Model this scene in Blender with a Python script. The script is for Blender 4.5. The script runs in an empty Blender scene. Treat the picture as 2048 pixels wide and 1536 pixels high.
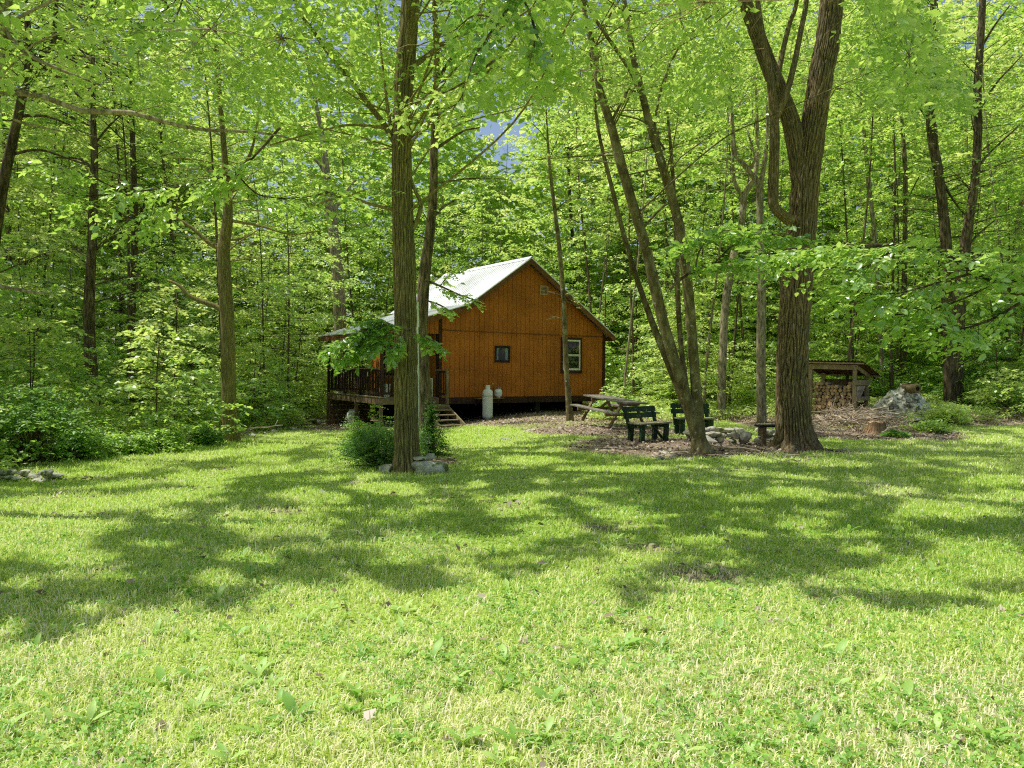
import bpy, bmesh, math, random
import numpy as np
from mathutils import Vector, Matrix, Euler

SEED = 11
R = np.random.default_rng(SEED)
random.seed(SEED)
scene = bpy.context.scene
COL = scene.collection

# ------------------------------------------------------------------ camera model
F = 1479.0
EYE = np.array([0.0, 0.0, 1.7])
ROLL = 0.0108
PITCH = (737.0 - 768.0) / F          # camera looks slightly down
def cam_matrix():
    right = np.array([1.0, 0, 0]); fwd = np.array([0, math.cos(PITCH), math.sin(PITCH)])
    up = np.cross(right, fwd)
    c, s = math.cos(ROLL), math.sin(ROLL)
    r2 = right * c + up * s
    u2 = -right * s + up * c
    return np.stack([r2, u2, -fwd], axis=1)       # columns: camera axes in world
CM = cam_matrix()
def ray(px, py):
    d = CM @ np.array([(px - 1024.0) / F, -(py - 768.0) / F, -1.0])
    return d / d[1]
def P(px, py, d):
    return EYE + ray(px, py) * d
def project(p):
    q = (np.asarray(p) - EYE) @ CM
    z = -q[..., 2]
    z = np.where(np.abs(z) < 1e-6, 1e-6, z)
    return 1024 + F * q[..., 0] / z, 768 - F * q[..., 1] / z, z

# ------------------------------------------------------------------ noise
def _h(ix, iy, iz, seed):
    n = (ix * 374761393 + iy * 668265263 + iz * 2147483647 + seed * 1274126177) & 0xffffffff
    n = ((n ^ (n >> 13)) * 1274126177) & 0xffffffff
    n = (n ^ (n >> 16)) & 0xffffff
    return n / float(0xffffff)
def vnoise(x, y, z=0.0, seed=0):
    x = np.asarray(x, float); y = np.asarray(y, float); z = np.asarray(z, float) + 0 * x
    xi, yi, zi = np.floor(x), np.floor(y), np.floor(z)
    fx, fy, fz = x - xi, y - yi, z - zi
    xi = xi.astype(np.int64); yi = yi.astype(np.int64); zi = zi.astype(np.int64)
    fx, fy, fz = [f * f * (3 - 2 * f) for f in (fx, fy, fz)]
    def L(a, b, t): return a + (b - a) * t
    r = []
    for dz in (0, 1):
        a = L(_h(xi, yi, zi + dz, seed), _h(xi + 1, yi, zi + dz, seed), fx)
        b = L(_h(xi, yi + 1, zi + dz, seed), _h(xi + 1, yi + 1, zi + dz, seed), fx)
        r.append(L(a, b, fy))
    return L(r[0], r[1], fz)
def fbm(x, y, seed=0, o=3):
    s = 0; a = 0.5; t = 0
    for k in range(o):
        s = s + a * vnoise(x * 2 ** k, y * 2 ** k, 0, seed + k); t += a; a *= 0.5
    return s / t
def sstep(a, b, x):
    t = np.clip((np.asarray(x, float) - a) / (b - a), 0, 1)
    return t * t * (3 - 2 * t)

# ------------------------------------------------------------------ ground height
def g(x, y):
    x = np.asarray(x, float); y = np.asarray(y, float)
    sl = 1 - sstep(-3.5, 1.5, x)
    h = -0.017 * np.clip(y - 6, 0, 24) * sl
    h = h - 0.2 * np.exp(-(((x + 7.5) / 3) ** 2 + ((y - 29) / 4) ** 2))
    h = h + 0.085 * np.clip(x - 6, 0, 14) * sstep(17, 27, y)
    h = h + 0.10 * np.clip(y - 31, 0, 90) * sstep(-4, 12, x) + 0.015 * np.clip(y - 31, 0, 60)
    h = h + 0.05 * (fbm(x * 0.35, y * 0.35, 5) - 0.5) * sstep(2, 6, y) + 0.02 * (vnoise(x * 2.1, y * 2.1, 0, 9) - 0.5)
    return h
def ground_at(px, py):
    r = ray(px, py)
    d = 10.0
    lo, hi = 1.0, 300.0
    f = lambda t: (EYE[2] + r[2] * t) - g(EYE[0] + r[0] * t, t)
    for t in np.geomspace(1.2, 200, 300):
        if f(t) < 0:
            hi = t; break
        lo = t
    for _ in range(40):
        m = 0.5 * (lo + hi)
        if f(m) < 0: hi = m
        else: lo = m
    p = EYE + r * lo
    p[2] = float(g(p[0], p[1]))
    return p

# the left edge of the lawn, from the far left corner back to the porch
_EDGE = np.array([ground_at(px, py)[:2] for px, py in ((-60, 972), (30, 947), (110, 927), (230, 906), (330, 894), (430, 877), (520, 866), (600, 856), (640, 847))])
_EDGE = _EDGE[np.argsort(_EDGE[:, 1])]
def edge_x(y):
    return np.interp(np.asarray(y, float), _EDGE[:, 1], _EDGE[:, 0])
# ------------------------------------------------------------------ sun
SUN_EL = math.radians(65)
sh = np.array([-0.96, 0.16]); sh /= np.linalg.norm(sh)
SUN = np.array([sh[0] * math.cos(SUN_EL), sh[1] * math.cos(SUN_EL), math.sin(SUN_EL)])

# sunlit places on the lawn: (px, py, rx, ry, slope)
LIT = [(330, 915, 260, 16, -.12), (520, 886, 150, 13, -.08), (640, 872, 60, 8, 0), (110, 1010, 110, 14, -.05),
       (300, 1000, 110, 12, -.12), (60, 1062, 120, 34, 0), (250, 972, 60, 6, -.1), (560, 1050, 105, 22, .03),
       (600, 1016, 60, 8, 0), (1000, 1004, 62, 8, 0), (855, 1012, 45, 12, -.1), (1868, 1050, 72, 26, .1),
       (1690, 936, 45, 9, 0), (1790, 985, 40, 6, 0), (1990, 962, 50, 9, 0), (2020, 995, 40, 8, 0),
       (1040, 862, 130, 10, -.03), (960, 880, 70, 16, 0), (1150, 852, 80, 8, -.05), (1230, 940, 90, 6, -.03),
       (745, 968, 26, 16, 0), (800, 985, 50, 6, 0), (440, 1160, 40, 16, 0), (1600, 990, 50, 8, 0), (1500, 1000, 40, 7, 0),
       (1240, 900, 40, 5, 0), (1330, 895, 40, 10, 0), (480, 945, 120, 7, -.08), (680, 930, 40, 10, 0), (700, 880, 60, 6, 0),
       (1960, 1120, 70, 26, 0), (1450, 880, 40, 8, 0), (150, 1120, 60, 14, 0), (900, 1090, 70, 14, 0), (1120, 1065, 50, 10, 0),
       (1700, 855, 60, 12, 0), (1980, 880, 40, 7, 0), (960, 830, 20, 40, 0), (700, 900, 30, 20, 0)]
_lr = np.random.default_rng(4)
LIT += [(_lr.uniform(60, 2040), 905 + 230 * _lr.random(), _lr.uniform(18, 55), _lr.uniform(4, 12), _lr.uniform(-.1, .05)) for _ in range(34)]
def lit_mask(q):
    u, v, z = project(q)
    ok = z > 1.0
    n = fbm(q[..., 0] * 1.1, q[..., 1] * 1.1, 21)
    n2 = fbm(q[..., 0] * 0.5 + 7, q[..., 1] * 0.5, 33)
    m = np.zeros(u.shape, bool)
    for (px, py, rx, ry, sl) in LIT:
        dv = v - (py + sl * (u - px))
        m |= ((u - px) / rx) ** 2 + (dv / ry) ** 2 < 1.9 * (0.45 + n)
    fine = vnoise(q[..., 0] * 2.1, q[..., 1] * 2.6, 0, 61) * .6 + vnoise(q[..., 0] * 4.7, q[..., 1] * 5.5, 0, 62) * .4
    m |= fine > .64 - .05 * sstep(950, 1150, v)
    edge = 1140 + 150 * sstep(900, 200, u) + 150 * (n2 - 0.5) + 160 * (fine - .5)
    m |= (v > edge) & (fine > 0.36 - .5 * sstep(1190, 1290, v))
    return m & ok
# ------------------------------------------------------------------ cabin frame
PL = P(878, 735, 26.3); PR = P(1207, 735, 30.6)
CO = np.array([PL[0], PL[1]])
e1 = np.array([PR[0] - PL[0], PR[1] - PL[1]]); CW = float(np.linalg.norm(e1)); e1 /= CW
e2 = np.array([-e1[1], e1[0]])
CABIN_ROT = math.atan2(e1[1], e1[0])
CL = 6.2
APEX, KINK = 0.486 * CW, 0.134 * CW
ROOF_Z = [(-2.55, 2.87), (KINK, 3.98), (APEX, 5.88), (CW + 0.34, 3.04)]
def roofz(a):
    xs = [p[0] for p in ROOF_Z]; zs = [p[1] for p in ROOF_Z]
    return float(np.interp(a, xs, zs))
def to_cabin(p):
    d = np.asarray(p)[..., :2] - CO
    return d @ e1, d @ e2
def CWD(a, b, z):
    q = CO + e1 * a + e2 * b
    return np.array([q[0], q[1], z])
def beam_mask(p):
    """leaves that must be absent so the sun reaches the lawn patches and the cabin roof"""
    p = np.asarray(p)
    t = (p[..., 2] - g(p[..., 0], p[..., 1])) / SUN[2]
    q = p - SUN * t[..., None]
    t2 = (p[..., 2] - g(q[..., 0], q[..., 1])) / SUN[2]
    q = p - SUN * t2[..., None]
    q[..., 2] = g(q[..., 0], q[..., 1])
    m = lit_mask(q) & (p[..., 2] > 1.2)
    tr = (p[..., 2] - 4.3) / SUN[2]
    qr = p - SUN * tr[..., None]
    a, b = to_cabin(qr)
    n = fbm(a * 0.9, b * 0.9, 77)
    m |= (a > -3) & (a < 4.2) & (b > -0.8) & (b < 6.8) & (tr > 0) & (n > 0.33)
    return m

# ------------------------------------------------------------------ object helpers
def thing(name, label, cat, loc=(0, 0, 0), rotz=0.0, group=None):
    o = bpy.data.objects.new(name, None); COL.objects.link(o)
    o.empty_display_size = 0.2
    o.location = [float(v) for v in loc]; o.rotation_euler = (0, 0, rotz)
    o['label'] = label; o['category'] = cat
    if group: o['group'] = group
    return o
def tag(o, label, cat, group=None):
    o['label'] = label; o['category'] = cat
    if group: o['group'] = group
    return o
def link(name, me, mat=None, parent=None, kind=None):
    o = bpy.data.objects.new(name, me); COL.objects.link(o)
    if mat is not None and len(me.materials) == 0: me.materials.append(mat)
    if parent is not None: o.parent = parent
    if kind: o['kind'] = kind
    return o
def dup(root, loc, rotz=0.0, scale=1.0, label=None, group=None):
    r = root.copy(); COL.objects.link(r); r.location = [float(v) for v in loc]; r.rotation_euler = (0, 0, rotz)
    r.scale = (scale,) * 3
    if label: r['label'] = label
    if group: r['group'] = group
    for ch in list(root.children):
        c = ch.copy(); COL.objects.link(c); c.parent = r
        for gg in list(ch.children):
            d = gg.copy(); COL.objects.link(d); d.parent = c
    return r

class MB:
    def __init__(s): s.v = []; s.f = []; s.n = 0
    def add(s, verts, faces):
        verts = np.asarray(verts, float).reshape(-1, 3)
        s.v.append(verts); s.f += [tuple(int(i) + s.n for i in f) for f in faces]; s.n += len(verts)
    def box(s, lo, hi):
        x0, y0, z0 = lo; x1, y1, z1 = hi
        s.add([(x0, y0, z0), (x1, y0, z0), (x1, y1, z0), (x0, y1, z0), (x0, y0, z1), (x1, y0, z1), (x1, y1, z1), (x0, y1, z1)],
              [(0, 3, 2, 1), (4, 5, 6, 7), (0, 1, 5, 4), (1, 2, 6, 5), (2, 3, 7, 6), (3, 0, 4, 7)])
    def bar(s, a, b, w, h, up=(0, 0, 1)):
        a = np.asarray(a, float); b = np.asarray(b, float); d = b - a; d /= np.linalg.norm(d)
        up = np.asarray(up, float); r = np.cross(d, up)
        if np.linalg.norm(r) < 1e-4: r = np.cross(d, (1, 0, 0))
        r /= np.linalg.norm(r); u = np.cross(r, d)
        vs = []
        for p in (a, b):
            for sx, sz in ((-1, -1), (1, -1), (1, 1), (-1, 1)):
                vs.append(p + r * sx * w / 2 + u * sz * h / 2)
        s.add(vs, [(0, 1, 2, 3), (7, 6, 5, 4), (0, 4, 5, 1), (1, 5, 6, 2), (2, 6, 7, 3), (3, 7, 4, 0)])
    def prism(s, poly, dvec):
        """poly: 3D points (planar), extruded along dvec"""
        poly = np.asarray(poly, float); n = len(poly)
        vs = np.vstack([poly, poly + np.asarray(dvec, float)])
        fs = [tuple(range(n - 1, -1, -1)), tuple(range(n, 2 * n))]
        fs += [(i, (i + 1) % n, n + (i + 1) % n, n + i) for i in range(n)]
        s.add(vs, fs)
    def tube(s, pts, rad, n=8, cap=True, disp=None):
        pts = np.asarray(pts, float); m = len(pts)
        rad = np.asarray(rad, float) * np.ones(m)
        t = np.gradient(pts, axis=0); t /= np.linalg.norm(t, axis=1)[:, None] + 1e-9
        ref = np.array([1.0, 0, 0]) if abs(t[0][0]) < 0.8 else np.array([0, 1.0, 0])
        u = ref - t * (t @ ref)[:, None]
        for i in range(m):
            if np.linalg.norm(u[i]) < 0.2: u[i] = np.cross(t[i], (0, 1, 0.3))
        u /= np.linalg.norm(u, axis=1)[:, None]
        w = np.cross(t, u)
        th = np.linspace(0, 2 * np.pi, n, endpoint=False)
        rr = rad[:, None] * np.ones((m, n))
        if disp is not None: rr = disp(rr, th, pts)
        V = pts[:, None] + (u[:, None] * np.cos(th)[None, :, None] + w[:, None] * np.sin(th)[None, :, None]) * rr[..., None]
        fs = []
        for i in range(m - 1):
            for j in range(n):
                k = (j + 1) % n
                fs.append((i * n + j, i * n + k, (i + 1) * n + k, (i + 1) * n + j))
        if cap: fs += [tuple(range(n - 1, -1, -1)), tuple((m - 1) * n + j for j in range(n))]
        s.add(V.reshape(-1, 3), fs)
    def lathe(s, prof, n=24, c=(0, 0, 0)):
        th = np.linspace(0, 2 * np.pi, n, endpoint=False)
        vs = []; m = len(prof)
        for r, z in prof:
            for t in th: vs.append((c[0] + r * math.cos(t), c[1] + r * math.sin(t), c[2] + z))
        fs = []
        for i in range(m - 1):
            for j in range(n):
                k = (j + 1) % n
                fs.append((i * n + j, i * n + k, (i + 1) * n + k, (i + 1) * n + j))
        fs += [tuple(range(n - 1, -1, -1)), tuple((m - 1) * n + j for j in range(n))]
        s.add(vs, fs)
    def mesh(s, name, smooth=False):
        me = bpy.data.meshes.new(name)
        me.from_pydata(np.vstack(s.v).tolist(), [], s.f)
        if smooth:
            me.polygons.foreach_set('use_smooth', [True] * len(me.polygons))
        me.update()
        return me
    def build(s, name, mat, parent=None, kind=None, smooth=False, bevel=0.0):
        o = link(name, s.mesh(name, smooth), mat, parent, kind)
        if bevel > 0:
            md = o.modifiers.new('edge', 'BEVEL'); md.width = bevel; md.segments = 2; md.limit_method = 'ANGLE'
        return o

def fast_mesh(name, verts, faces, tint=None, extra=None):
    """faces: list of int arrays (k, n) of constant n each; tint: list of matching float arrays"""
    me = bpy.data.meshes.new(name)
    verts = np.ascontiguousarray(verts, dtype=np.float32)
    me.vertices.add(len(verts)); me.vertices.foreach_set('co', verts.ravel())
    idx = np.concatenate([f.ravel() for f in faces]).astype(np.int32)
    cnt = np.concatenate([np.full(len(f), f.shape[1], np.int32) for f in faces])
    me.loops.add(len(idx)); me.loops.foreach_set('vertex_index', idx)
    st = np.concatenate([[0], np.cumsum(cnt)[:-1]]).astype(np.int32)
    me.polygons.add(len(cnt)); me.polygons.foreach_set('loop_start', st)
    me.update(calc_edges=True)
    if tint is not None:
        at = me.attributes.new('tint', 'FLOAT', 'FACE'); at.data.foreach_set('value', np.concatenate(tint).astype(np.float32))
    return me

# ------------------------------------------------------------------ materials
def new_mat(name):
    m = bpy.data.materials.new(name); m.use_nodes = True
    nt = m.node_tree; nt.nodes.clear()
    out = nt.nodes.new('ShaderNodeOutputMaterial')
    return m, nt, out
def N(nt, t, **kw):
    n = nt.nodes.new(t)
    for k, v in kw.items(): setattr(n, k, v)
    return n
def ramp(nt, stops):
    r = N(nt, 'ShaderNodeValToRGB')
    el = r.color_ramp.elements
    while len(el) < len(stops): el.new(0.5)
    for e, (p, c) in zip(el, stops):
        e.position = p; e.color = (*c, 1)
    return r
def leaf_mat(name, stops, tr_stops, mixf=0.5, gloss=0.06, rough=0.4):
    m, nt, out = new_mat(name)
    at = N(nt, 'ShaderNodeAttribute', attribute_name='tint')
    oi = N(nt, 'ShaderNodeObjectInfo')
    ad = N(nt, 'ShaderNodeMath', operation='MULTIPLY_ADD'); ad.inputs[1].default_value = 0.66; ad.inputs[2].default_value = -0.32
    nt.links.new(oi.outputs['Random'], ad.inputs[0])
    sm = N(nt, 'ShaderNodeMath', operation='ADD', use_clamp=True)
    nt.links.new(at.outputs['Fac'], sm.inputs[0]); nt.links.new(ad.outputs[0], sm.inputs[1])
    r1 = ramp(nt, stops); r2 = ramp(nt, tr_stops)
    nt.links.new(sm.outputs[0], r1.inputs[0]); nt.links.new(sm.outputs[0], r2.inputs[0])
    d = N(nt, 'ShaderNodeBsdfDiffuse'); t = N(nt, 'ShaderNodeBsdfTranslucent'); gl = N(nt, 'ShaderNodeBsdfGlossy')
    gl.inputs['Roughness'].default_value = rough; gl.inputs['Color'].default_value = (1, 1, 1, 1)
    nt.links.new(r1.outputs[0], d.inputs[0]); nt.links.new(r2.outputs[0], t.inputs[0])
    mx = N(nt, 'ShaderNodeMixShader'); mx.inputs[0].default_value = mixf
    nt.links.new(d.outputs[0], mx.inputs[1]); nt.links.new(t.outputs[0], mx.inputs[2])
    mg = N(nt, 'ShaderNodeMixShader'); mg.inputs[0].default_value = gloss
    nt.links.new(mx.outputs[0], mg.inputs[1]); nt.links.new(gl.outputs[0], mg.inputs[2])
    nt.links.new(mg.outputs[0], out.inputs[0])
    return m
def bark_mat(name, stops, scale, stretch, warp=.5, lo=.44, hi=.56, cav=(.20, .15, .10), tips=(1.35, 1.3, 1.2), spots=None):
    m, nt, out = new_mat(name)
    tc = N(nt, 'ShaderNodeTexCoord'); mp = N(nt, 'ShaderNodeMapping'); mp.inputs['Scale'].default_value = stretch
    nt.links.new(tc.outputs['Object'], mp.inputs[0])
    no = N(nt, 'ShaderNodeTexNoise'); no.inputs['Scale'].default_value = scale; no.inputs['Detail'].default_value = 7; no.inputs['Roughness'].default_value = .65; no.inputs['Distortion'].default_value = warp
    nt.links.new(mp.outputs[0], no.inputs['Vector'])
    r = ramp(nt, stops); nt.links.new(no.outputs['Fac'], r.inputs[0])
    ge = N(nt, 'ShaderNodeNewGeometry')
    cr = ramp(nt, [(lo, cav), (.5, (.85, .85, .85)), (hi, tips)]); nt.links.new(ge.outputs['Pointiness'], cr.inputs[0])
    mu = N(nt, 'ShaderNodeMix', data_type='RGBA', blend_type='MULTIPLY'); mu.inputs[0].default_value = 1
    nt.links.new(r.outputs[0], mu.inputs[6]); nt.links.new(cr.outputs[0], mu.inputs[7])
    n2 = N(nt, 'ShaderNodeTexNoise'); n2.inputs['Scale'].default_value = 1.6; n2.inputs['Detail'].default_value = 3
    nt.links.new(tc.outputs['Object'], n2.inputs['Vector'])
    r2 = ramp(nt, [(.3, (.75, .78, .7)), (.7, (1.2, 1.12, 1.0))]); nt.links.new(n2.outputs['Fac'], r2.inputs[0])
    m2 = N(nt, 'ShaderNodeMix', data_type='RGBA', blend_type='MULTIPLY'); m2.inputs[0].default_value = 1
    nt.links.new(mu.outputs[2], m2.inputs[6]); nt.links.new(r2.outputs[0], m2.inputs[7])
    b = N(nt, 'ShaderNodeBsdfPrincipled'); b.inputs['Roughness'].default_value = .9; b.inputs['Specular IOR Level'].default_value = .15
    nt.links.new(m2.outputs[2], b.inputs['Base Color'])
    bp = N(nt, 'ShaderNodeBump'); bp.inputs['Strength'].default_value = .7; bp.inputs['Distance'].default_value = .02
    nt.links.new(no.outputs['Fac'], bp.inputs['Height']); nt.links.new(bp.outputs[0], b.inputs['Normal'])
    nt.links.new(b.outputs[0], out.inputs[0])
    return m
def noise_mat(name, stops, scale=5.0, rough=0.8, bump=0.3, detail=5.0, stretch=(1, 1, 1), dist=0.02, spec=0.2, metallic=0.0,
              spots=None, rnd=0.0, warp=0.0):
    m, nt, out = new_mat(name)
    tc = N(nt, 'ShaderNodeTexCoord'); mp = N(nt, 'ShaderNodeMapping'); mp.inputs['Scale'].default_value = stretch
    nt.links.new(tc.outputs['Object'], mp.inputs[0])
    no = N(nt, 'ShaderNodeTexNoise'); no.inputs['Scale'].default_value = scale; no.inputs['Detail'].default_value = detail
    no.inputs['Roughness'].default_value = 0.62; no.inputs['Distortion'].default_value = warp
    nt.links.new(mp.outputs[0], no.inputs['Vector'])
    r = ramp(nt, stops); nt.links.new(no.outputs['Fac'], r.inputs[0])
    col = r.outputs[0]
    n2 = N(nt, 'ShaderNodeTexNoise'); n2.inputs['Scale'].default_value = scale * 0.17; n2.inputs['Detail'].default_value = 3
    nt.links.new(tc.outputs['Object'], n2.inputs['Vector'])
    mr = N(nt, 'ShaderNodeMapRange'); mr.inputs[1].default_value = 0.3; mr.inputs[2].default_value = 0.7
    mr.inputs[3].default_value = 0.72; mr.inputs[4].default_value = 1.2
    nt.links.new(n2.outputs['Fac'], mr.inputs[0])
    hs = N(nt, 'ShaderNodeHueSaturation'); nt.links.new(col, hs.inputs['Color']); nt.links.new(mr.outputs[0], hs.inputs['Value'])
    col = hs.outputs[0]
    if rnd:
        oi = N(nt, 'ShaderNodeObjectInfo'); m2 = N(nt, 'ShaderNodeMapRange'); m2.inputs[3].default_value = 1 - rnd; m2.inputs[4].default_value = 1 + rnd
        nt.links.new(oi.outputs['Random'], m2.inputs[0])
        h2 = N(nt, 'ShaderNodeHueSaturation'); nt.links.new(col, h2.inputs['Color']); nt.links.new(m2.outputs[0], h2.inputs['Value']); col = h2.outputs[0]
    if spots:
        vo = N(nt, 'ShaderNodeTexNoise'); vo.inputs['Scale'].default_value = spots[1]; vo.inputs['Detail'].default_value = 2
        nt.links.new(tc.outputs['Object'], vo.inputs['Vector'])
        rr = ramp(nt, [(spots[2], (0, 0, 0)), (spots[2] + 0.04, (1, 1, 1))]); nt.links.new(vo.outputs['Fac'], rr.inputs[0])
        mx = N(nt, 'ShaderNodeMix', data_type='RGBA'); nt.links.new(rr.outputs[0], mx.inputs[0]); nt.links.new(col, mx.inputs[6])
        mx.inputs[7].default_value = (*spots[0], 1); col = mx.outputs[2]
    b = N(nt, 'ShaderNodeBsdfPrincipled'); b.inputs['Roughness'].default_value = rough
    b.inputs['Specular IOR Level'].default_value = spec; b.inputs['Metallic'].default_value = metallic
    nt.links.new(col, b.inputs['Base Color'])
    if bump:
        bp = N(nt, 'ShaderNodeBump'); bp.inputs['Strength'].default_value = bump; bp.inputs['Distance'].default_value = dist
        nt.links.new(no.outputs['Fac'], bp.inputs['Height']); nt.links.new(bp.outputs[0], b.inputs['Normal'])
    nt.links.new(b.outputs[0], out.inputs[0])
    return m
def K(*c): return tuple(c)
M = {}
M['leaf'] = leaf_mat('broadleaf foliage', [(0, K(.09, .22, .045)), (.5, K(.24, .43, .09)), (1, K(.46, .60, .18))],
                     [(0, K(.34, .62, .05)), (.5, K(.66, .90, .14)), (1, K(.92, .97, .30))], .52, .06, .42)
M['leaf_near'] = leaf_mat('glossy near foliage', [(0, K(.11, .24, .05)), (.5, K(.26, .44, .09)), (1, K(.46, .62, .17))],
                     [(0, K(.28, .54, .07)), (.5, K(.58, .85, .12)), (1, K(.86, .96, .26))], .5, .10, .32)
M['shrub'] = leaf_mat('shrub leaves', [(0, K(.07, .17, .04)), (.5, K(.14, .30, .06)), (1, K(.27, .44, .09))],
                     [(0, K(.2, .42, .06)), (.5, K(.40, .66, .08)), (1, K(.6, .82, .13))], .45, .03, .45)
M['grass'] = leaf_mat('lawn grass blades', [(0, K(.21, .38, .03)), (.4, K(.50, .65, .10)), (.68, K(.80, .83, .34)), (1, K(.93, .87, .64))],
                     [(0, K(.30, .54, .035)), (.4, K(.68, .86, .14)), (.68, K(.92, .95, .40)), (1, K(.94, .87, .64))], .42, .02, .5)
M['weed'] = leaf_mat('weed leaves', [(0, K(.17, .34, .05)), (.5, K(.33, .54, .11)), (1, K(.55, .70, .22))],
                     [(0, K(.25, .55, .08)), (.5, K(.45, .75, .12)), (1, K(.65, .85, .2))], .4, .025, .5)
M['litter'] = leaf_mat('dead leaves', [(0, K(.13, .09, .06)), (.5, K(.32, .245, .17)), (1, K(.66, .56, .44))],
                     [(0, K(.10, .05, .02)), (.5, K(.18, .10, .05)), (1, K(.3, .2, .1))], .2, .05, .5)
M['bark_brown'] = bark_mat('furrowed brown bark', [(.3, K(.09, .066, .036)), (.5, K(.17, .132, .075)), (.7, K(.36, .30, .20))], 14, (2.4, 2.4, .5))
M['bark_olive'] = bark_mat('olive ridged bark', [(.3, K(.10, .085, .034)), (.5, K(.19, .165, .07)), (.7, K(.35, .31, .17))], 14, (2.6, 2.6, .4))
M['bark_lichen'] = noise_mat('smooth bark with lichen', [(.32, K(.07, .052, .02)), (.5, K(.16, .13, .055)), (.7, K(.29, .25, .13))], 8, .88, .45, 6, (1, 1, .5), .012,
                             spots=(K(.36, .36, .26), 9, .66))
M['bark_dark'] = noise_mat('dark woodland bark', [(.35, K(.03, .023, .012)), (.5, K(.11, .085, .042)), (.68, K(.24, .19, .105))], 9, .9, .7, 5, (2.2, 2.2, .4), .02, rnd=.35)
M['bark_pale'] = noise_mat('pale grey bark', [(.35, K(.10, .08, .045)), (.5, K(.24, .20, .125)), (.68, K(.40, .35, .24))], 9, .9, .6, 5, (2, 2, .5), .02, rnd=.2)
M['stick'] = noise_mat('weathered sticks', [(.3, K(.22, .16, .10)), (.55, K(.48, .39, .28)), (.8, K(.68, .59, .46))], 7, .9, .4, 4, (1, 1, 1), .01, rnd=.35)
M['logend'] = noise_mat('cut log ends', [(.3, K(.22, .13, .06)), (.6, K(.46, .31, .16)), (.8, K(.58, .43, .26))], 16, .85, .2, 4, rnd=.3)
M['stone'] = noise_mat('field stone', [(.3, K(.22, .21, .16)), (.5, K(.45, .43, .34)), (.72, K(.68, .65, .54))], 6, .9, .7, 7, (1, 1, 1), .03,
                       spots=(K(.16, .19, .06), 4, .6), rnd=.2)
M['roof'] = noise_mat('galvanised roofing', [(.3, K(.66, .67, .68)), (.6, K(.78, .79, .80)), (.8, K(.84, .84, .84))], 3, .45, .08, 4, (1, 1, 1), .01, spec=.5)
M['trim'] = noise_mat('dark red brown trim', [(.3, K(.036, .018, .011)), (.6, K(.062, .03, .018)), (.8, K(.09, .045, .026))], 8, .7, .15, 4, (1, 1, .3), .004)
M['fascia'] = noise_mat('brown fascia paint', [(.3, K(.13, .06, .02)), (.6, K(.19, .085, .028)), (.8, K(.23, .11, .04))], 5, .7, .1, 4)
M['siding'] = noise_mat('orange brown painted siding', [(.3, K(.395, .125, .014)), (.5, K(.43, .138, .017)), (.75, K(.465, .155, .021))], 6, .72, .1, 6, (5, 5, .35), .004, spec=.25)
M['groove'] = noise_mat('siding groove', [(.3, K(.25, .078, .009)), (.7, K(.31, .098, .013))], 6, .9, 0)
M['deckwood'] = noise_mat('weathered deck boards', [(.3, K(.17, .13, .07)), (.55, K(.30, .24, .14)), (.8, K(.44, .37, .25))], 7, .85, .4, 6, (6, 1, 1), .006)
M['oldwood'] = noise_mat('grey brown outdoor wood', [(.3, K(.12, .08, .04)), (.55, K(.23, .165, .09)), (.8, K(.36, .28, .17))], 8, .88, .5, 6, (1, 1, 1), .008)
M['tablewood'] = noise_mat('picnic table wood', [(.3, K(.09, .08, .062)), (.55, K(.21, .19, .15)), (.8, K(.40, .37, .31))], 9, .85, .5, 6, (1, 4, 4), .008)
M['green'] = noise_mat('worn green paint', [(.3, K(.012, .028, .012)), (.55, K(.026, .06, .024)), (.8, K(.08, .13, .06))], 9, .6, .4, 6, (1, 3, 3), .006, spots=(K(.25, .24, .14), 14, .66))
M['green_seat'] = noise_mat('worn bench seat', [(.3, K(.11, .11, .06)), (.55, K(.27, .25, .16)), (.8, K(.42, .38, .27))], 9, .7, .4, 6, (1, 3, 3), .006, spots=(K(.05, .12, .05), 9, .6))
M['shedwood'] = noise_mat('treated shed timber', [(.3, K(.22, .16, .085)), (.55, K(.38, .29, .165)), (.8, K(.54, .44, .28))], 8, .85, .4, 6, (2, 2, .5), .006)
M['shedroof'] = noise_mat('rusty corrugated shed roof', [(.3, K(.06, .03, .018)), (.6, K(.13, .06, .03)), (.8, K(.2, .11, .07))], 6, .7, .2, 5)
M['white_paint'] = noise_mat('white tank paint', [(.25, K(.72, .74, .68)), (.5, K(.86, .88, .82)), (.8, K(.90, .91, .87))], 5, .4, .08, 5, (1, 1, .5), .004, spec=.45)
M['steel'] = noise_mat('dull steel', [(.3, K(.28, .28, .27)), (.7, K(.5, .5, .48))], 12, .4, .1, 4, metallic=.7)
M['brass'] = noise_mat('brass fitting', [(.3, K(.3, .2, .08)), (.7, K(.5, .36, .14))], 12, .4, .1, 4, metallic=.8)
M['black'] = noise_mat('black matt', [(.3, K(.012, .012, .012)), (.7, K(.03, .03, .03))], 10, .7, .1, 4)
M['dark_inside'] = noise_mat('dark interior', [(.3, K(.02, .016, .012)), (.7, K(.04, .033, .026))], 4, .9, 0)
M['sash'] = noise_mat('cream window sash', [(.3, K(.66, .63, .50)), (.7, K(.78, .75, .63))], 9, .5, .05, 4)
M['curtain'] = noise_mat('pale blue curtain', [(.3, K(.55, .72, .76)), (.7, K(.75, .88, .9))], 30, .9, .2, 3, (1, 1, .1))
M['vent'] = noise_mat('tan vent', [(.3, K(.42, .27, .13)), (.7, K(.55, .38, .2))], 9, .7, .05, 3)
M['green_chair'] = noise_mat('dark green plastic', [(.3, K(.01, .04, .03)), (.7, K(.02, .07, .05))], 6, .35, 0, spec=.5)
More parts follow.
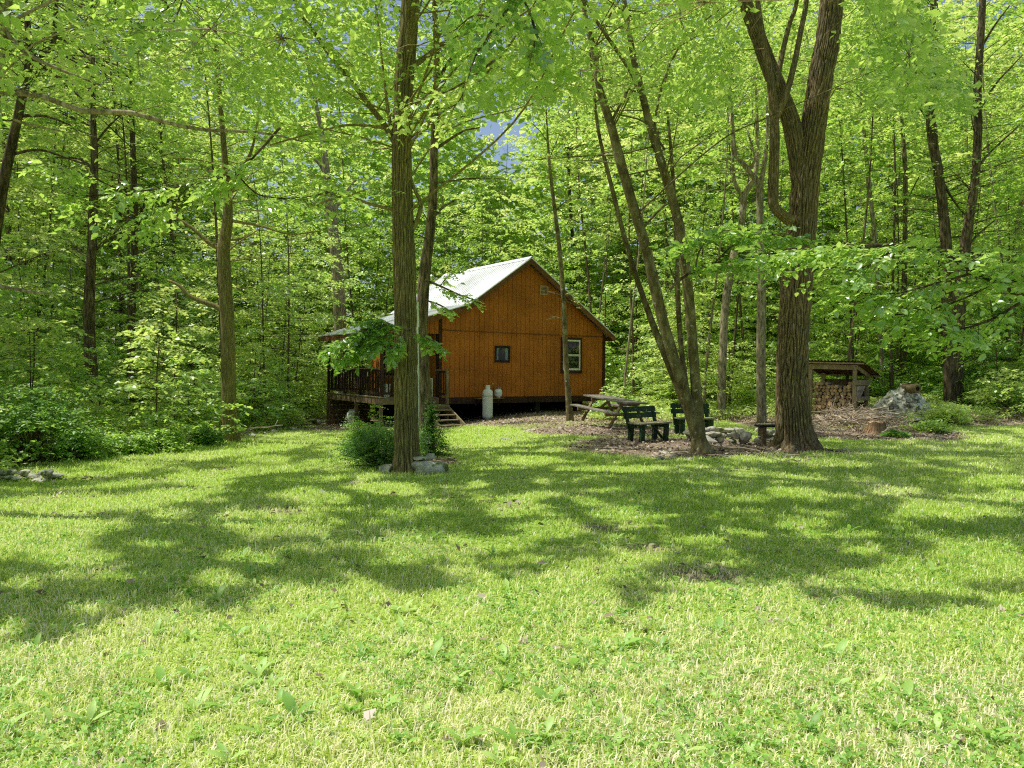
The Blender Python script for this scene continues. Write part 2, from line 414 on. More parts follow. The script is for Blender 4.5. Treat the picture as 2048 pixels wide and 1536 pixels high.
M['flagstone'] = noise_mat('stone patterned board', [(.38, K(.10, .10, .05)), (.5, K(.32, .31, .2)), (.66, K(.52, .5, .38))], 9, .8, .4, 3, (1, 1, 1), .01)
M['tarp'] = noise_mat('faded camouflage tarp', [(.36, K(.05, .045, .025)), (.44, K(.22, .20, .12)), (.50, K(.52, .50, .38)), (.62, K(.74, .72, .62)), (.72, K(.3, .28, .17))], 5.5, .5, .5, 6, (1, 1, 1), .02, spec=.4, warp=1.2)
M['rust'] = noise_mat('rusty red metal', [(.3, K(.09, .03, .02)), (.7, K(.16, .06, .035))], 9, .8, .2, 4)
M['stump'] = noise_mat('old stump wood', [(.3, K(.12, .07, .035)), (.55, K(.30, .19, .10)), (.8, K(.48, .34, .2))], 9, .9, .7, 5, (2, 2, .5), .02)
def glass():
    m, nt, out = new_mat('window glass')
    gl = N(nt, 'ShaderNodeBsdfGlossy'); gl.inputs['Roughness'].default_value = .03
    tr = N(nt, 'ShaderNodeBsdfTransparent'); tr.inputs[0].default_value = (.75, .8, .78, 1)
    fr = N(nt, 'ShaderNodeFresnel'); fr.inputs[0].default_value = 1.9
    mx = N(nt, 'ShaderNodeMixShader'); nt.links.new(fr.outputs[0], mx.inputs[0])
    nt.links.new(tr.outputs[0], mx.inputs[1]); nt.links.new(gl.outputs[0], mx.inputs[2]); nt.links.new(mx.outputs[0], out.inputs[0])
    return m
M['glass'] = glass()

# ------------------------------------------------------------------ ground sheet
def litter_amount(x, y):
    """0 lawn .. 1 brown leaf litter"""
    u, v, z = project(np.stack([x, y, g(x, y)], -1))
    n = fbm(x * 0.8, y * 0.8, 41); n1 = fbm(x * 2.2, y * 2.2, 43)
    # edge of the lawn by world position
    a, b = to_cabin(np.stack([x, y], -1))
    L = np.zeros_like(x)
    # left wood edge
    lw = sstep(-0.3, 0.9, (edge_x(y) - x) + 1.0 * (n - .5)) * (x < -3.5)
    L = np.maximum(L, lw)
    # around and in front of the cabin
    d = np.maximum(np.maximum(-3.0 - a, a - 13), np.maximum(-2.6 - b, b - 30))
    L = np.maximum(L, sstep(0.9, -0.9, d + 2.2 * (n - .5)))
    d = np.maximum(np.maximum(-.6 - a, a - 9), np.maximum(-6.8 - b, b - 30))
    L = np.maximum(L, .88 * sstep(1.0, -1.0, d + 2.4 * (n - .5)) * (.62 + .38 * sstep(-6, -4.2, b)))
    # benches / fire ring / leaning trees
    for (cx, cy, rx, ry) in ((3.9, 16.6, 3.2, 2.6), (6.2, 15.9, 1.4, .9), (2.6, 20.5, 2.8, 2.4), (-1.8, 13.9, 0.9, .9), (-5.8, 25, 1.6, 2.4), (9.5, 19.6, 2.6, 1.5)):
        dd = np.sqrt(((x - cx) / rx) ** 2 + ((y - cy) / ry) ** 2)
        L = np.maximum(L, sstep(1.15, 0.55, dd + 0.9 * (n - .5)))
    # right wood edge
    L = np.maximum(L, .85 * sstep(-0.6, 0.9, (y - 20.6) + 2.4 * (n - .5)) * (x > 7))
    L = np.maximum(L, .8 * sstep(-1, 1, y - 24.5 + 4 * (n - .5)) * (x > 2.5))
    # thin bare patches in the lawn
    bare = sstep(.64, .76, fbm(x * 0.9 + 3, y * 1.3, 51)) * sstep(3, 6, y) * .42
    for (px, py, r) in ((1400, 1145, .55), (560, 1025, .5), (1300, 1100, .5), (440, 940, .5), (1180, 1055, .4), (1560, 1240, .2), (700, 965, .4)):
        q = ground_at(px, py)
        bare = np.maximum(bare, .6 * sstep(1.3, .3, np.sqrt((x - q[0]) ** 2 + ((y - q[1]) * 1.4) ** 2) / r + 1.2 * (n1 - .5)))
    L = np.maximum(L, bare)
    return np.clip(L, 0, 1)
def build_ground():
    xs = np.concatenate([-np.geomspace(400, 22, 40), np.arange(-21.6, 24.1, .2), np.geomspace(25, 400, 40)])
    ys = np.concatenate([-np.geomspace(400, 3, 18), np.arange(-2, 36, .2), np.geomspace(36.5, 600, 50)])
    X, Y = np.meshgrid(xs, ys)
    Z = g(X, Y)
    V = np.stack([X, Y, Z], -1).reshape(-1, 3)
    nx, ny = len(xs), len(ys)
    i = np.arange(ny - 1)[:, None] * nx + np.arange(nx - 1)[None]
    Fq = np.stack([i, i + 1, i + nx + 1, i + nx], -1).reshape(-1, 4)
    me = fast_mesh('ground', V, [Fq])
    at = me.attributes.new('litter', 'FLOAT', 'POINT'); at.data.foreach_set('value', litter_amount(X.ravel(), Y.ravel()).astype(np.float32))
    me.polygons.foreach_set('use_smooth', np.ones(len(Fq), bool))
    m, nt, out = new_mat('earth with grass and leaf litter')
    tc = N(nt, 'ShaderNodeTexCoord')
    n1 = N(nt, 'ShaderNodeTexNoise'); n1.inputs['Scale'].default_value = 26; n1.inputs['Detail'].default_value = 8; n1.inputs['Roughness'].default_value = .7
    n2 = N(nt, 'ShaderNodeTexNoise'); n2.inputs['Scale'].default_value = 1.3; n2.inputs['Detail'].default_value = 4
    n3 = N(nt, 'ShaderNodeTexVoronoi'); n3.inputs['Scale'].default_value = 16
    for n in (n1, n2, n3): nt.links.new(tc.outputs['Object'], n.inputs['Vector'])
    rg = ramp(nt, [(.3, K(.13, .24, .03)), (.5, K(.32, .46, .07)), (.68, K(.5, .48, .19)), (.8, K(.66, .54, .34))])
    nt.links.new(n1.outputs['Fac'], rg.inputs[0])
    rl = ramp(nt, [(0, K(.09, .062, .04)), (.35, K(.19, .14, .095)), (.7, K(.33, .26, .19)), (1, K(.52, .43, .33))])
    nt.links.new(n3.outputs['Color'], rl.inputs[0])
    at = N(nt, 'ShaderNodeAttribute', attribute_name='litter')
    ad = N(nt, 'ShaderNodeMath', operation='MULTIPLY_ADD'); ad.inputs[1].default_value = .9; ad.inputs[2].default_value = -.45
    nt.links.new(n1.outputs['Fac'], ad.inputs[0])
    sm = N(nt, 'ShaderNodeMath', operation='ADD', use_clamp=True); nt.links.new(at.outputs['Fac'], sm.inputs[0]); nt.links.new(ad.outputs[0], sm.inputs[1])
    rr = ramp(nt, [(.35, K(0, 0, 0)), (.6, K(1, 1, 1))]); nt.links.new(sm.outputs[0], rr.inputs[0])
    mx = N(nt, 'ShaderNodeMix', data_type='RGBA'); nt.links.new(rr.outputs[0], mx.inputs[0]); nt.links.new(rg.outputs[0], mx.inputs[6]); nt.links.new(rl.outputs[0], mx.inputs[7])
    b = N(nt, 'ShaderNodeBsdfPrincipled'); b.inputs['Roughness'].default_value = .95; b.inputs['Specular IOR Level'].default_value = .1
    nt.links.new(mx.outputs[2], b.inputs['Base Color'])
    bp = N(nt, 'ShaderNodeBump'); bp.inputs['Strength'].default_value = .8; bp.inputs['Distance'].default_value = .03
    nt.links.new(n1.outputs['Fac'], bp.inputs['Height']); nt.links.new(bp.outputs[0], b.inputs['Normal'])
    nt.links.new(b.outputs[0], out.inputs[0])
    link('ground', me, m, None, 'structure')
build_ground()

# ------------------------------------------------------------------ lawn grass
def in_view(x, y, margin=140):
    u, v, z = project(np.stack([x, y, g(x, y)], -1))
    return (z > .5) & (u > -margin) & (u < 2048 + margin) & (v < 1536 + 130)
def build_grass():
    V = []; FQ = []; FT = []; TQ = []; TT = []; base = 0
    bands = [(2.2, 4.2, 8200, 1.0), (4.2, 7, 4600, 1.15), (7, 11, 2100, 1.45), (11, 16, 1000, 1.9), (16, 27, 450, 2.6)]
    for (y0, y1, dens, wsc) in bands:
        x1 = y1 * .78 + .6
        n = int(dens * (y1 - y0) * 2 * x1)
        x = R.uniform(-x1, x1, n); y = R.uniform(y0, y1, n)
        k = in_view(x, y)
        x, y = x[k], y[k]
        L = litter_amount(x, y)
        clump = fbm(x * 3.1, y * 3.1, 61)
        keep = R.random(len(x)) < np.clip(1.1 - L * 1.12, 0, 1) * (0.15 + 1.35 * clump)
        x, y, L, clump = x[keep], y[keep], L[keep], clump[keep]
        n = len(x)
        tall = fbm(x * .7, y * .7, 63)
        h = (0.021 + .037 * R.random(n) ** 1.6) * (0.6 + .9 * tall) * (0.75 + .6 * clump) * (1 + .1 * wsc)
        h *= np.where(R.random(n) < .005, 2.2, 1)
        w = (.0022 + .0020 * R.random(n)) * wsc * 1.15
        az = R.uniform(0, 2 * np.pi, n); lean = R.uniform(.15, 1.15, n) * h
        bx, by = np.cos(az), np.sin(az)
        px_, py_ = -by, bx
        z = g(x, y) - .004
        B = np.stack([x, y, z], -1); S = np.stack([px_ * w, py_ * w, 0 * w], -1)
        D = np.stack([bx * lean, by * lean, 0 * h], -1); U = np.stack([0 * h, 0 * h, h], -1)
        midp = B + D * .3 + U * .62; tip = B + D + U * (1 - .28 * (lean / (h + 1e-6)))[:, None]
        vs = np.stack([B - S, B + S, midp + S * .8, midp - S * .8, tip], 1).reshape(-1, 3)
        i = np.arange(n) * 5 + base
        V.append(vs); FQ.append(np.stack([i, i + 1, i + 2, i + 3], -1)); FT.append(np.stack([i + 3, i + 2, i + 4], -1))
        patch = fbm(x * .55, y * .55, 71); fine = fbm(x * 5, y * 5, 73)
        t = .10 + .55 * patch + .25 * (fine - .5) + .28 * L + R.normal(0, .13, n)
        near = sstep(6.5, 3.2, y)  # nearer blades are drier straw, with sunlit brightness also put into their tint
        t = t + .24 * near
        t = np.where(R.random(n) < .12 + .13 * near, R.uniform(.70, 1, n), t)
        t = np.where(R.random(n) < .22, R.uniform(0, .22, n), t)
        t = np.clip(t, 0, 1); TQ.append(t); TT.append(t)
        base += n * 5
    me = fast_mesh('lawn_grass', np.vstack(V), [np.vstack(FQ), np.vstack(FT)], [np.concatenate(TQ), np.concatenate(TT)])
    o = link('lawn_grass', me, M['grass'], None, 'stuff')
    tag(o, 'short patchy green lawn grass with straw coloured blades in dappled light', 'grass')
build_grass()

# ------------------------------------------------------------------ leaf meshes
class Leaves:
    def __init__(s): s.V = []; s.F = []; s.T = []; s.n = 0
    def sprays(s, C, D, L, leaf, m, flat=.35, droop=.25, tint=None, six=False, mask=None, wid=.30, rng=None):
        """C (n,3) spray centres, D (n,3) twig directions; m alternate leaves on each twig"""
        rng = rng or R
        C = np.asarray(C, float); n = len(C)
        if n == 0: return
        D = np.asarray(D, float); D = D / (np.linalg.norm(D, axis=1)[:, None] + 1e-9)
        up = np.array([0, 0, 1.0]) + rng.normal(0, .16, (n, 3))
        S = np.cross(D, up); S /= np.linalg.norm(S, axis=1)[:, None] + 1e-9
        Nn = np.cross(S, D)
        L = np.asarray(L, float) * np.ones(n)
        u = (np.arange(m) + .5) / m
        sg = np.where(np.arange(m) % 2 == 0, 1.0, -1.0)
        lf = np.asarray(leaf, float) * rng.uniform(.45, 1.35, (n, m))
        A = C[:, None] + D[:, None] * ((u - .45)[None, :, None] * L[:, None, None])
        A = A - Nn[:, None] * (droop * (u ** 2)[None, :, None] * L[:, None, None])
        A = A + rng.normal(0, .035, (n, m, 3)) * L[:, None, None]
        ld = D[:, None] * .55 + S[:, None] * (sg[None, :, None] * .85) + rng.normal(0, .28, (n, m, 3)); ld[..., 2] -= .22
        ld /= np.linalg.norm(ld, axis=2)[..., None]
        nn = Nn[:, None] + rng.normal(0, flat, (n, m, 3))
        w = np.cross(nn, ld); w /= np.linalg.norm(w, axis=2)[..., None] + 1e-9
        nn = np.cross(ld, w)
        A = A.reshape(-1, 3); ld = ld.reshape(-1, 3); w = w.reshape(-1, 3); nn = nn.reshape(-1, 3); lf = lf.reshape(-1, 1)
        if mask is not None:
            k = ~mask(A)
        else: k = np.ones(len(A), bool)
        tn = rng.normal(.42, .19, (n, m)) if tint is None else (np.asarray(tint)[:, None] + rng.normal(0, .14, (n, m)))
        tn = np.clip(tn, 0, 1).ravel()[k]
        A, ld, w, nn, lf = A[k], ld[k], w[k], nn[k], lf[k]
        q = len(A)
        if six:
            b = A; t = A + ld * lf - nn * lf * .10
            a1 = A + ld * lf * .28 + w * lf * wid * .92 + nn * lf * .07; a2 = A + ld * lf * .62 + w * lf * wid * .86 + nn * lf * .04
            b1 = A + ld * lf * .28 - w * lf * wid * .92 + nn * lf * .07; b2 = A + ld * lf * .62 - w * lf * wid * .86 + nn * lf * .04
            vs = np.stack([b, a1, a2, t, b2, b1], 1).reshape(-1, 3); i = np.arange(q) * 6 + s.n
            s.F += [np.stack([i, i + 1, i + 2, i + 3], -1), np.stack([i, i + 3, i + 4, i + 5], -1)]; s.T += [tn, tn]
            s.n += q * 6
        else:
            a = A + ld * lf * .45 + w * lf * wid + nn * lf * .06; bb = A + ld * lf * .45 - w * lf * wid + nn * lf * .06
            t = A + ld * lf - nn * lf * .06
            vs = np.stack([A, a, t, bb], 1).reshape(-1, 3); i = np.arange(q) * 4 + s.n
            s.F.append(np.stack([i, i + 1, i + 2, i + 3], -1)); s.T.append(tn)
            s.n += q * 4
        s.V.append(vs)
    def mesh(s, name):
        return fast_mesh(name, np.vstack(s.V), s.F, s.T)

def smooth_path(pts, rad, step):
    pts = np.asarray(pts, float); rad = np.asarray(rad, float)
    if len(pts) == 2:
        k = max(2, int(np.linalg.norm(pts[1] - pts[0]) / step)); t = np.linspace(0, 1, k + 1)[:, None]
        return pts[0] * (1 - t) + pts[1] * t, rad[0] + (rad[1] - rad[0]) * t[:, 0]
    Pp = np.vstack([2 * pts[0] - pts[1], pts, 2 * pts[-1] - pts[-2]])
    op = []; orr = []
    for i in range(1, len(Pp) - 2):
        k = max(1, int(np.linalg.norm(Pp[i + 1] - Pp[i]) / step)); t = np.linspace(0, 1, k, endpoint=False)[:, None]
        a, b, c, d = Pp[i - 1], Pp[i], Pp[i + 1], Pp[i + 2]
        op.append(.5 * ((2 * b) + (-a + c) * t + (2 * a - 5 * b + 4 * c - d) * t ** 2 + (-a + 3 * b - 3 * c + d) * t ** 3))
        orr.append(rad[i - 1] + (rad[i] - rad[i - 1]) * t[:, 0])
    op.append(pts[-1][None]); orr.append([rad[-1]])
    return np.vstack(op), np.concatenate(orr)
def bark_disp(freq, amp, seed, flare=0.0, base_z=0.0, flare_h=.5):
    def f(rr, th, pts):
        c = np.cos(th)[None] * np.ones((len(pts), 1)); s_ = np.sin(th)[None] * np.ones((len(pts), 1)); z = pts[:, 2][:, None] * np.ones((1, len(th)))
        wob = .9 * (vnoise(c * 2.5, s_ * 2.5, z * 4, seed + 5) - .5)
        a1 = np.abs(vnoise(c * freq + wob, s_ * freq + wob, z * 1.5 + wob, seed) - .5) * 2
        a2 = np.abs(vnoise(c * freq * 1.9 + wob, s_ * freq * 1.9 - wob, z * 3.2, seed + 2) - .5) * 2
        furrow = np.minimum(a1 * 1.5, a2 * 2.2 + .25)
        rid = np.clip(furrow * 1.6, 0, 1)
        lump = vnoise(c * 1.3, s_ * 1.3, z * .8, seed + 9) - .5
        o = rr * (1 + amp * (rid - .7) + .12 * lump)
        if flare:
            k = np.clip(1 - (z - base_z) / flare_h, 0, 1) ** 2.2
            o = o * (1 + flare * k * (.25 + 1.5 * np.clip(vnoise(c * 2.2, s_ * 2.2, 0 * z, seed + 3) - .25, 0, 1)))
        return o
    return f

def branch_sprays(rng, start, az, length, rise, spacing, spread, leaf_len, r0, mb, n_side=4, wig=.12, sub=True):
    """one limb as a tube with side twigs; returns spray centres and directions"""
    n = max(4, int(length / .6))
    t = np.linspace(0, 1, n)
    dirh = np.array([math.cos(az), math.sin(az), 0])
    side = np.array([-dirh[1], dirh[0], 0])
    pts = start + dirh * (t * length)[:, None] + np.array([0, 0, 1]) * (rise * length * (t - .42 * t ** 2.2))[:, None]
    pts = pts + side * (np.cumsum(rng.normal(0, wig, n)) * length / n)[:, None]
    mb.tube(pts, np.maximum(r0 * (1 - .85 * t), .003), 5, cap=False)
    C = []; D = []
    k = max(3, int(length * .82 / spacing))
    for j in range(k):
        f = .22 + .78 * (j + rng.random()) / k
        x = f * (n - 1); i = min(int(x), n - 2); p = pts[i] + (pts[i + 1] - pts[i]) * (x - i)
        sgn = 1 if j % 2 else -1
        d = dirh * rng.uniform(.4, 1) + side * sgn * rng.uniform(.5, 1.1) + np.array([0, 0, rng.uniform(-.15, .3)])
        d /= np.linalg.norm(d)
        ln = spread * (1.1 - .55 * f) * rng.uniform(.6, 1.2)
        if sub and ln > .3:
            e = p + d * ln
            mb.tube(np.stack([p, p + d * ln * .5 + np.array([0, 0, .04 * ln]), e]), [max(.003, r0 * .3), max(.0025, r0 * .18), .002], 4, cap=False)
        m = max(1, int(ln / (leaf_len * .8)))
        for q in range(m):
            c = p + d * ln * (q + .6) / m + rng.normal(0, .06, 3)
            C.append(c); D.append(d + rng.normal(0, .35, 3) * np.array([1, 1, .35]))
    C.append(pts[-1]); D.append(dirh)
    return C, D

# ------------------------------------------------------------------ tree templates for the woods
def trunk_path(rng, H, r, lean=.05):
    n = 10; t = np.linspace(0, 1, n)
    a = rng.uniform(0, 2 * np.pi); b = rng.uniform(0, 2 * np.pi)
    x = lean * H * t ** 1.5 * math.cos(a) + .012 * H * np.sin(t * rng.uniform(4, 9) + b) * t ** .5
    y = lean * H * t ** 1.5 * math.sin(a) + .012 * H * np.cos(t * rng.uniform(4, 9) + b) * t ** .5
    x -= x[0]; y -= y[0]
    return np.stack([x, y, t * H - .15], -1), np.maximum(r * (1 - .9 * t) * (1 + .35 * np.exp(-t * H / .35)), .012)
def template(seed, H, r, h0, Rm, nb, leaf, m, mats, spray=.7, spacing=.34, rise=.35, low=0, name='woodland_tree', lean=.05, rough_layers=True, cat='tree', tint=.50, thick=1.0):
    rng = np.random.default_rng(seed)
    pts, rad = trunk_path(rng, H, r, lean)
    tp, tr = smooth_path(pts, rad, .5)
    tb = MB(); tb.tube(tp, tr, 9 if H > 9 else 6)
    lv = Leaves(); C = []; D = []
    az = rng.uniform(0, 6)
    for i in range(nb):
        f = (i + rng.random()) / nb
        z = h0 + (H - h0) * f
        if i < low: z = rng.uniform(.18, .9) * h0
        j = int(np.argmin(np.abs(tp[:, 2] - z)))
        prof = (math.sin(math.pi * min(1, .18 + .82 * (1 - f))) ** .8) if H > 9 else (1.05 - .75 * f)
        ln = Rm * prof * rng.uniform(.55, 1.15) * (.55 if i < low else 1) + .15
        az += 2.4 + rng.normal(0, .35)
        c, d = branch_sprays(rng, tp[j], az, ln, rise * rng.uniform(.3, 1.6), spacing, ln * .42 + .15, spray * .8, max(.006, tr[j] * .42) * thick, tb)
        C += c; D += d
    C = np.array(C); D = np.array(D)
    if H > 9:      # clumped crown with gaps that let the sky and the sun through
        kk = vnoise(C[:, 0] * .55 + seed, C[:, 1] * .55, C[:, 2] * .45, seed + 7) > .45
        C, D = C[kk], D[kk]
    tn = tint + .26 * (vnoise(C[:, 0] * .8, C[:, 1] * .8, C[:, 2] * .8, seed) - .5) * 2 + .15 * (C[:, 2] / H - .5)
    lv.sprays(C, D, spray * rng.uniform(.7, 1.2, len(C)), leaf, m, tint=tn, rng=rng, wid=.36, flat=.3)
    return tb.mesh(name + '_trunk', True), lv.mesh(name + '_crown')
def make_tree(meshes, name, label, cat, loc, rz, sc, bark, leafmat, group=None, trunk_name='trunk', crown_name='crown'):
    r = thing(name, label, cat, loc, rz, group); r.scale = (sc,) * 3
    link(trunk_name, meshes[0], bark, r); link(crown_name, meshes[1], leafmat, r)
    return r

TALL = [template(101, 21, .13, 6.0, 4.2, 62, .21, 15, None, spray=.95, low=16),
        template(102, 24, .155, 7.0, 4.8, 66, .21, 15, None, spray=1.0, low=16),
        template(103, 18, .09, 4.5, 3.6, 58, .20, 15, None, spray=.9, low=14, lean=.09),
        template(104, 22, .11, 6.0, 4.0, 60, .205, 15, None, spray=.95, low=18, lean=.07),
        template(106, 14.5, .055, 6.0, 2.2, 30, .18, 13, None, spray=.8, low=5, lean=.10),
        template(105, 15, .06, 3.2, 3.0, 52, .19, 14, None, spray=.85, low=14, lean=.12)]
MID = [template(201, 7.5, .034, 1.0, 2.2, 36, .145, 14, None, spray=.72, spacing=.27, rise=.14, lean=.08),
       template(202, 5.2, .026, .6, 1.8, 30, .135, 14, None, spray=.64, spacing=.23, rise=.12, lean=.08),
       template(203, 9.5, .042, 1.6, 2.5, 40, .15, 14, None, spray=.75, spacing=.29, rise=.16, lean=.09),
       template(204, 3.4, .017, .3, 1.4, 26, .115, 13, None, spray=.52, spacing=.18, rise=.10, lean=.08)]
BUSH = [template(301, 1.5, .014, .08, 1.0, 28, .10, 12, None, spray=.36, spacing=.13, rise=.35, name='shrub'),
        template(302, 1.0, .010, .05, .85, 26, .09, 12, None, spray=.32, spacing=.12, rise=.3, name='shrub'),
        template(303, 2.2, .018, .10, 1.2, 32, .11, 12, None, spray=.42, spacing=.15, rise=.3, name='shrub')]

def clear_of(x, y, need_clear=1.0):
    """True where a background plant may stand: off the lawn, off the cabin, out of the yard"""
    a, b = to_cabin(np.array([x, y]))
    if -3.6 < a < CW + .9 + need_clear * .5 and -3.5 < b < CL + .6 + need_clear * .4: return False
    if x < -3.0 and y < 33 and x > float(edge_x(y)) - .45 * need_clear - .1: return False
    if x < -3.0 and y < 9.5: return False
    if -3.0 <= x < 2.5 and y < 32: return False
    if 2.5 <= x < 8 and y < 25.0: return False
    if x >= 8 and y < 22.2: return False
    return True

def scatter_woods():
    rng = np.random.default_rng(5)
    regions = [('left', lambda x, y: x < -5 - .02 * y), ('behind', lambda x, y: -5 - .02 * y <= x < 5 + .12 * y), ('right', lambda x, y: x >= 5 + .12 * y)]
    lab = {'left': 'slender dark trunked tree among many in the woods left of the cabin',
           'behind': 'slender tree with pale green crown in the woods behind the cabin',
           'right': 'slender dark trunked tree among many in the woods behind the firewood shed'}
    grp = {'left': 'woodland trees left of the cabin', 'behind': 'woodland trees behind the cabin', 'right': 'woodland trees behind the firewood shed'}
    protos = {}
    placed = []
    tries = 0; count = 0
    while count < 150 and tries < 6000:
        tries += 1
        y = (37 + 32 * rng.random() ** 1.1) if 12 < count < 100 else rng.uniform(23.5, 42); x = rng.uniform(-.80, .80) * (y + 3)
        if not clear_of(x, y, 2.0): continue
        if -.085 < x / y < .07 and rng.random() < .65: continue
        if count >= 100 and -4 < x < 3: continue
        # keep the beam of sunlight onto the roof and the yard open
        a, b = to_cabin(np.array([x, y]))
        tt = np.linspace(0, 24, 16)
        c0 = CWD(1.2, 3.0, 4.3)
        line = c0[:2][None] + SUN[:2][None] * (tt / SUN[2])[:, None]
        if np.min(np.hypot(line[:, 0] - x, line[:, 1] - y)) < 5.0: continue
        if any((px - x) ** 2 + (py - y) ** 2 < 2.2 for px, py in placed): continue
        placed.append((x, y))
        reg = next(k for k, f in regions if f(x, y))
        ti = int(rng.integers(0, len(TALL))) if count < 100 else 4
        bark = 'bark_pale' if rng.random() < .22 else 'bark_dark'
        key = (ti, bark)
        loc = (x, y, float(g(x, y))); rz = rng.uniform(0, 6.28); sc = rng.uniform(.8, 1.2)
        if key not in protos:
            tm = TALL[ti][0].copy()
            r = make_tree((tm, TALL[ti][1]), 'woodland_tree', lab[reg], 'tree', loc, rz, sc, M[bark], M['leaf'], grp[reg])
            protos[key] = r
        else:
            dup(protos[key], loc, rz, sc, lab[reg], grp[reg])
        count += 1
    # understory saplings
    labm = {'left': 'thin woodland sapling with flat leafy sprays in the undergrowth left of the cabin',
            'behind': 'thin woodland sapling with flat leafy sprays behind the cabin',
            'right': 'thin woodland sapling with flat leafy sprays in the woods right of the leaning trunks'}
    grpm = {'left': 'saplings in the woods left of the cabin', 'behind': 'saplings behind the cabin', 'right': 'saplings in the woods on the right'}
    pm = {}; placed = []; count = 0; tries = 0
    while count < 195 and tries < 9000:
        tries += 1
        y = 12 + 36 * rng.random() ** 1.2; x = rng.uniform(-.80, .80) * (y + 2)
        if not clear_of(x, y, 1.0): continue
        if any((px - x) ** 2 + (py - y) ** 2 < 1.1 for px, py in placed): continue
        ti = int(rng.choice([0, 1, 2, 3], p=[.32, .28, .2, .2]))
        if 6.2 < x < 15.5 and y < 26.8: continue
        if x < -4 and y < 24 and rng.random() < .5: continue
        if x < -3 and y < 23 and ti in (0, 2) and x > float(edge_x(y)) - 2.6: continue
        placed.append((x, y))
        reg = next(k for k, f in regions if f(x, y))
        loc = (x, y, float(g(x, y))); rz = rng.uniform(0, 6.28); sc = rng.uniform(.75, 1.25)
        if ti not in pm:
            pm[ti] = make_tree(MID[ti], 'sapling', labm[reg], 'sapling', loc, rz, sc, M['bark_dark'], M['leaf'], grpm[reg])
        else: dup(pm[ti], loc, rz, sc, labm[reg], grpm[reg])
        count += 1
    # shrubs at the foot of the woods
    labb = {'left': 'low leafy shrub growing along the edge of the woods left of the cabin',
            'behind': 'low leafy shrub growing on the slope beside the cabin', 'right': 'low leafy shrub growing in the woods on the right'}
    grpb = {'left': 'shrubs along the left wood edge', 'behind': 'shrubs beside the cabin', 'right': 'shrubs in the woods on the right'}
    pb = {}; placed = []; count = 0; tries = 0
    while count < 230 and tries < 9000:
        tries += 1
        y = 10 + 27 * rng.random() ** 1.2; x = rng.uniform(-.80, .80) * (y + 2)
        if not clear_of(x, y, .4): continue
        if any((px - x) ** 2 + (py - y) ** 2 < .6 for px, py in placed): continue
        if 7.2 < x < 15.0 and y < 26.6: continue
        if x < -4 and y < 24 and rng.random() < .6: continue
        placed.append((x, y))
        ti = int(rng.choice([0, 1, 2], p=[.4, .35, .25]))
        reg = next(k for k, f in regions if f(x, y))
        loc = (x, y, float(g(x, y))); rz = rng.uniform(0, 6.28); sc = rng.uniform(.7, 1.25)
        if ti not in pb:
            pb[ti] = make_tree(BUSH[ti], 'shrub', labb[reg], 'shrub', loc, rz, sc, M['bark_dark'], M['leaf'], grpb[reg], 'stems', 'foliage')
        else: dup(pb[ti], loc, rz, sc, labb[reg], grpb[reg])
        count += 1
scatter_woods()

# ------------------------------------------------------------------ far wood (one mass) and ground cover
def far_wood():
    rng = np.random.default_rng(9)
    n = 42000
    y = 50 + 30 * rng.random(n) ** 1.2; x = rng.uniform(-.85, .85, n) * (y + 4)
    top = (23 + 7 * fbm(x * .12, y * .12, 3)) * (1 - .38 * np.exp(-((x / y - .0) / .06) ** 2))
    z = g(x, y) + top * rng.random(n) ** 1.7
    k = fbm(x * .22, z * .22 + y * .1, 14) > .30
    C = np.stack([x, y, z], -1)[k]
    a = rng.uniform(0, 6.28, len(C)); D = np.stack([np.cos(a), np.sin(a), rng.normal(0, .2, len(C))], -1)
    lv = Leaves(); lv.sprays(C, D, 1.7, .55, 9, wid=.36, tint=.35 + .35 * vnoise(C[:, 0] * .2, C[:, 2] * .25, C[:, 1] * .2, 8), rng=rng)
    o = link('far_woods', lv.mesh('far_woods'), M['leaf'], None, 'stuff')
    tag(o, 'distant mass of green leaves filling the gaps between the farthest trunks', 'woods')
far_wood()
def ground_cover():
    rng = np.random.default_rng(10)
    n = 90000
    y = 10 + 33 * rng.random(n) ** 1.4; x = rng.uniform(-.8, .8, n) * (y + 2)
    a, b = to_cabin(np.stack([x, y], -1))
    ok = ~((a > -3.2) & (a < CW + .6) & (b > -3.0) & (b < CL + .4))
    ok &= ((x < -3) & ((x < edge_x(y) - .15) | (y > 33)) & (y > 9)) | ((x >= -3) & (x < 2.5) & (y > 32)) | ((x >= 2.5) & (x < 8) & (y > 24.2)) | ((x >= 8) & (y > 21.2))
    dens = fbm(x * .6, y * .6, 91)
    ok &= dens > .33 + .2 * ((x > 8) & (y < 24.5))
    x, y, dens = x[ok], y[ok], dens[ok]
    h = .10 + .38 * rng.random(len(x)) * (dens - .25) * 2
    C = np.stack([x, y, g(x, y) + h], -1); az = rng.uniform(0, 6.28, len(x)); D = np.stack([np.cos(az), np.sin(az), rng.uniform(-.1, .5, len(x))], -1)
    lv = Leaves(); lv.sprays(C, D, .3, .085, 6, flat=.5, tint=.35 + .5 * fbm(x * .9, y * .9, 92), rng=rng)
    o = link('undergrowth', lv.mesh('undergrowth'), M['leaf'], None, 'stuff')
    tag(o, 'low tangle of green ground cover on the forest floor', 'undergrowth')
ground_cover()
